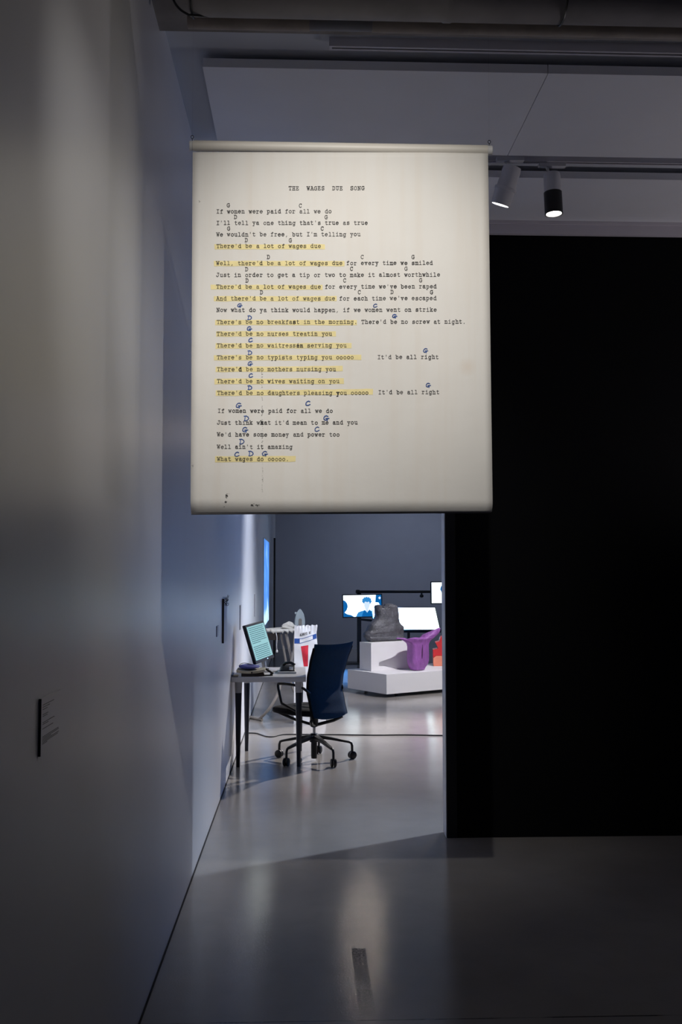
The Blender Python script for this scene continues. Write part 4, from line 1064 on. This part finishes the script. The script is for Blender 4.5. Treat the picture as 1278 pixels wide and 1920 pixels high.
# purple sculpture
pur = [(395, 236), (470, 238), (560, 246), (630, 278), (700, 268), (800, 250), (910, 262), (985, 205), (1095, 140), (1190, 95), (1205, 130), (1180, 190), (1090, 270), (1015, 340), (1000, 430), (1008, 560), (990, 690), (935, 775), (900, 812), (760, 812), (718, 750), (690, 680), (678, 590), (688, 450), (665, 360), (580, 312), (470, 268), (400, 258)]
ORI = orient(pur)
pc = FL(700 + 830 / 9.129, 1259, PT); pc = Vector((pc.x, pc.y + 0.10, PT))
kp = pc.y / F_PX / 9.129
pa = math.radians(34); pu, pd = Vector((math.cos(pa), math.sin(pa), 0)), Vector((-math.sin(pa), math.cos(pa), 0))
ps = empty('horned_sculpture', pc, 'lumpy purple sculpture with two horn-like arms and a slit, on the platform', 'sculpture')
blob(pur, 'horned_body', 'purple', ps, pc, pu * (1 / math.cos(pa)), pd, kp, 830, 812, 0.16, 5, 0.006, lambda a, b: max(0.22, 1 - max(0, 690 - a) / 240) if a < 690 else max(0.20, 1 - max(0, a - 990) / 190))
sl = MB()
sp = [(858, 372), (853, 430), (849, 500), (848, 560), (847, 608)]
sl.tube([pc + pu * ((a - 830) * kp / math.cos(pa)) + UP * ((812 - b) * kp) - pd * 0.000 for a, b in sp], [0.003, 0.008, 0.009, 0.008, 0.003], 8)
sl.build('slit', 'purple_dark', ps)
# red stepped block
rc = FL(822, 1249, PT); rc = Vector((rc.x, rc.y, PT)); kr = rc.y / F_PX / 9.129
rs = empty('stepped_sculpture', rc, 'red stepped block sculpture partly hidden by the black wall edge', 'sculpture')
def rp_(a, b, d): return rc + Vector((1, 0, 0)) * ((a - 1095) * kr) + UP * max(0.0005, (716 - b) * kr) + Vector((0.1, 1, 0)) * d
MB().prism([(1005, 716), (1005, 580), (1055, 545), (1420, 540), (1420, 716)], rp_, 0.30).build('base', 'salmon', rs, bevel=0.004)
MB().prism([(1003, 578), (1000, 440), (1085, 420), (1085, 405), (1040, 320), (1110, 300), (1130, 230), (1190, 205), (1420, 200), (1420, 539), (1056, 542)], lambda a, b, d: rp_(a, b, d + 0.03), 0.24).build('stepped_block', 'red', rs, bevel=0.004)

# ------------------------------------------------------------------ screens
def screen(name, corners, label, back=0.05, m='tv_white', bez=0.018):
    TLc, TRc, BRc, BLc = [Vector(c) for c in corners]
    u = ((TRc - TLc) + (BRc - BLc)) / 2; v = ((TLc - BLc) + (TRc - BRc)) / 2
    W, H = u.length, v.length; ctr = (TLc + TRc + BRc + BLc) / 4
    u.normalize(); v = (v - u * v.dot(u)).normalized(); n = u.cross(v)
    if n.y > 0: n = -n
    o = ctr - u * W / 2 - v * H / 2
    e = empty(name, ctr - v * H / 2, label, 'screen', 'video screens')
    MB().obox(o - n * back, u * W, v * H, n * back).build('casing', 'tv_bezel', e, bevel=0.004)
    im = MB().obox(o + u * bez + v * bez + n * 0.0006, u * (W - 2 * bez), v * (H - 2 * bez), n * 0.001).build('picture', m, e, smooth=False)
    def pt(a, b, d=0.0): return o + u * (bez + a * (W - 2 * bez)) + v * (bez + b * (H - 2 * bez)) + n * (0.0016 + d)
    return e, im, pt
SYs = 17.6
tv, im, pt = screen('video_screen', [P(641.5, 1115, SYs), P(716.5, 1113, SYs), P(716.5, 1157.5, SYs), P(641.5, 1158.5, SYs)], 'video screen showing a person in a dark jacket, left of the grey sculpture', m='tv_white')
def shape(pts, m, name, d): MB().prism(pts, lambda a, b, dd: pt(a, b, d + dd), 0.0006).build(name, m, im, smooth=False)
shape([(0, 0.78), (0.05, 0.74), (0.10, 0.62), (0.115, 0.48), (0.09, 0.34), (0.06, 0.26), (0.03, 0.2), (0.1, 0.12), (0.2, 0.08), (0.27, 0.0), (0, 0)], 'tv_blue', 'dark_patch', 0.0002)
shape([(0.86, 1), (0.84, 0.66), (0.93, 0.64), (0.96, 0.52), (1, 0.5), (1, 1)], 'tv_blue', 'dark_patch', 0.0002)
shape([(0.33, 0), (0.36, 0.12), (0.39, 0.20), (0.46, 0.25), (0.53, 0.28), (0.66, 0.28), (0.74, 0.26), (0.81, 0.22), (0.84, 0.12), (0.86, 0.0)], 'tv_mid', 'jacket', 0.0004)
shape([(0.48, 0), (0.51, 0.16), (0.555, 0.33), (0.585, 0.24), (0.62, 0.17), (0.66, 0.25), (0.69, 0.34), (0.74, 0.2), (0.78, 0.0)], 'tv_blue', 'shirt', 0.0008)
shape([(0.595, 0.24), (0.575, 0.36), (0.545, 0.52), (0.55, 0.70), (0.60, 0.80), (0.66, 0.78), (0.70, 0.68), (0.695, 0.50), (0.665, 0.38), (0.655, 0.26), (0.625, 0.18)], 'tv_face', 'face', 0.0010)
shape([(0.545, 0.60), (0.515, 0.64), (0.49, 0.72), (0.505, 0.77), (0.495, 0.82), (0.53, 0.84), (0.545, 0.90), (0.585, 0.89), (0.61, 0.93), (0.645, 0.89), (0.685, 0.91), (0.70, 0.85), (0.735, 0.83), (0.73, 0.76), (0.75, 0.70), (0.725, 0.63), (0.70, 0.56), (0.69, 0.66), (0.665, 0.70), (0.63, 0.66), (0.59, 0.70), (0.56, 0.68)], 'tv_mid', 'hair', 0.0014)
shape([(0.92, 0.86), (0.95, 0.92), (0.985, 0.90), (0.985, 0.82), (0.95, 0.79)], 'tv_face', 'bright_spot', 0.0006)
b_l, b_r, t_r, t_l = P(704, 1181.5, 16.2), P(827, 1181.5, 16.2), P(816.5, 1138.5, 16.85), P(694, 1138.5, 16.85)
tv2, _, _ = screen('video_screen', [t_l, t_r, b_r, b_l], 'bright blank white screen tilted back, right of the grey sculpture', m='tv_blank', bez=0.022)
tv3, im3, pt = screen('video_screen', [P(807, 1090.5, 16.9), P(880, 1089.5, 16.9), P(880, 1132.5, 16.9), P(807, 1132.5, 16.9)], 'white video screen half hidden by the black wall edge, hanging highest', m='tv_white')
MB().prism([(0.26, 0.55), (0.23, 0.66), (0.25, 0.80), (0.32, 0.93), (0.5, 0.95), (0.62, 0.7), (0.55, 0.3), (0.34, 0.1), (0.30, 0.34)], lambda a, b, dd: pt(a, b, 0.0002 + dd), 0.0006).build('dark_patch', 'tv_blue', im3, smooth=False)
glow_panel, im4, pt4 = screen('video_screen', [Vector((3.3, 9.3, 2.0)), Vector((2.7, 10.4, 2.0)), Vector((2.7, 10.4, 1.25)), Vector((3.3, 9.3, 1.25))], 'blue glowing panel added out of sight behind the black wall, tinting the left wall', m='added_glow')  # unseen panel added to throw blue light on the left wall
MB().box(3.02, 3.12, 9.84, 9.94, 0, 1.4).build('stand_post', 'black_metal', glow_panel)
# stands
sp_y = 17.75
bx0, bx1 = P(670, 1109, sp_y).x, P(880, 1109, sp_y).x
bz_ = P(720, 1109.5, sp_y).z
st = empty('screen_stand', (bx0, sp_y, 0), 'black pipe stand with a long crossbar, behind the person video screen', 'stand')
px_ = P(673, 1180, sp_y).x
MB().box(px_ - 0.036, px_ + 0.036, sp_y - 0.03, sp_y + 0.03, 0.012, bz_ - 0.026).build('post', 'black_metal', st, bevel=0.004)
MB().box(px_ - 0.3, px_ + 0.3, sp_y - 0.2, sp_y + 0.2, 0, 0.012).build('foot_plate', 'black_metal', st)
MB().cone((bx0, sp_y, bz_), (bx1 + 0.3, sp_y, bz_), 0.024, 0.024, 16).build('crossbar', 'black_metal', st)
MB().lathe((bx0 - 0.035, sp_y, bz_), (1, 0, 0), [(0, 0.012), (0.01, 0.034), (0.04, 0.038), (0.07, 0.034), (0.08, 0.02)], 18).build('end_knuckle', 'black_metal', st)
kx = P(790, 1117, sp_y).x
kb = MB().cone((kx, sp_y, bz_), (kx, sp_y, bz_ - 0.05), 0.014, 0.014, 12)
kb.lathe((kx, sp_y, bz_ - 0.105), UP, [(0, 0.015), (0.012, 0.032), (0.035, 0.036), (0.055, 0.022)], 16)
kb.build('clamp_knob', 'black_metal', st)
ap = P(712, 1165, sp_y)
MB().tube([(px_, sp_y, P(690, 1161, sp_y).z), (ap.x, sp_y - 0.05, ap.z)], 0.02, 10).build('side_arm', 'black_metal', st)
px2 = bx1 + 0.28
MB().cone((px2, sp_y, 0), (px2, sp_y, bz_ - 0.02), 0.03, 0.03, 14).build('post', 'black_metal', st)
MB().obox((P(830, 1110, 17.0).x, 16.95, bz_ - 0.02), (0.08, 0, 0), (0, sp_y - 16.95, 0), (0, 0, 0.04)).build('screen_bracket', 'black_metal', st)
MB().box(px_ - 0.06, px_ + 0.06, 17.65, sp_y - 0.03, P(680, 1145, 17.6).z, P(680, 1128, 17.6).z).build('screen_bracket', 'black_metal', st)
s2x = P(765.5, 1190, 16.5).x
s2 = empty('screen_stand', (s2x, 16.5, 0), 'black single-post stand under the tilted blank screen', 'stand')
zs = P(765.5, 1182, 16.5).z - 0.01
MB().cone((s2x, 16.5, 0.01), (s2x, 16.5, zs), 0.022, 0.022, 14).build('post', 'black_metal', s2)
MB().box(s2x - 0.25, s2x + 0.25, 16.3, 16.7, 0, 0.012).build('foot_plate', 'black_metal', s2)
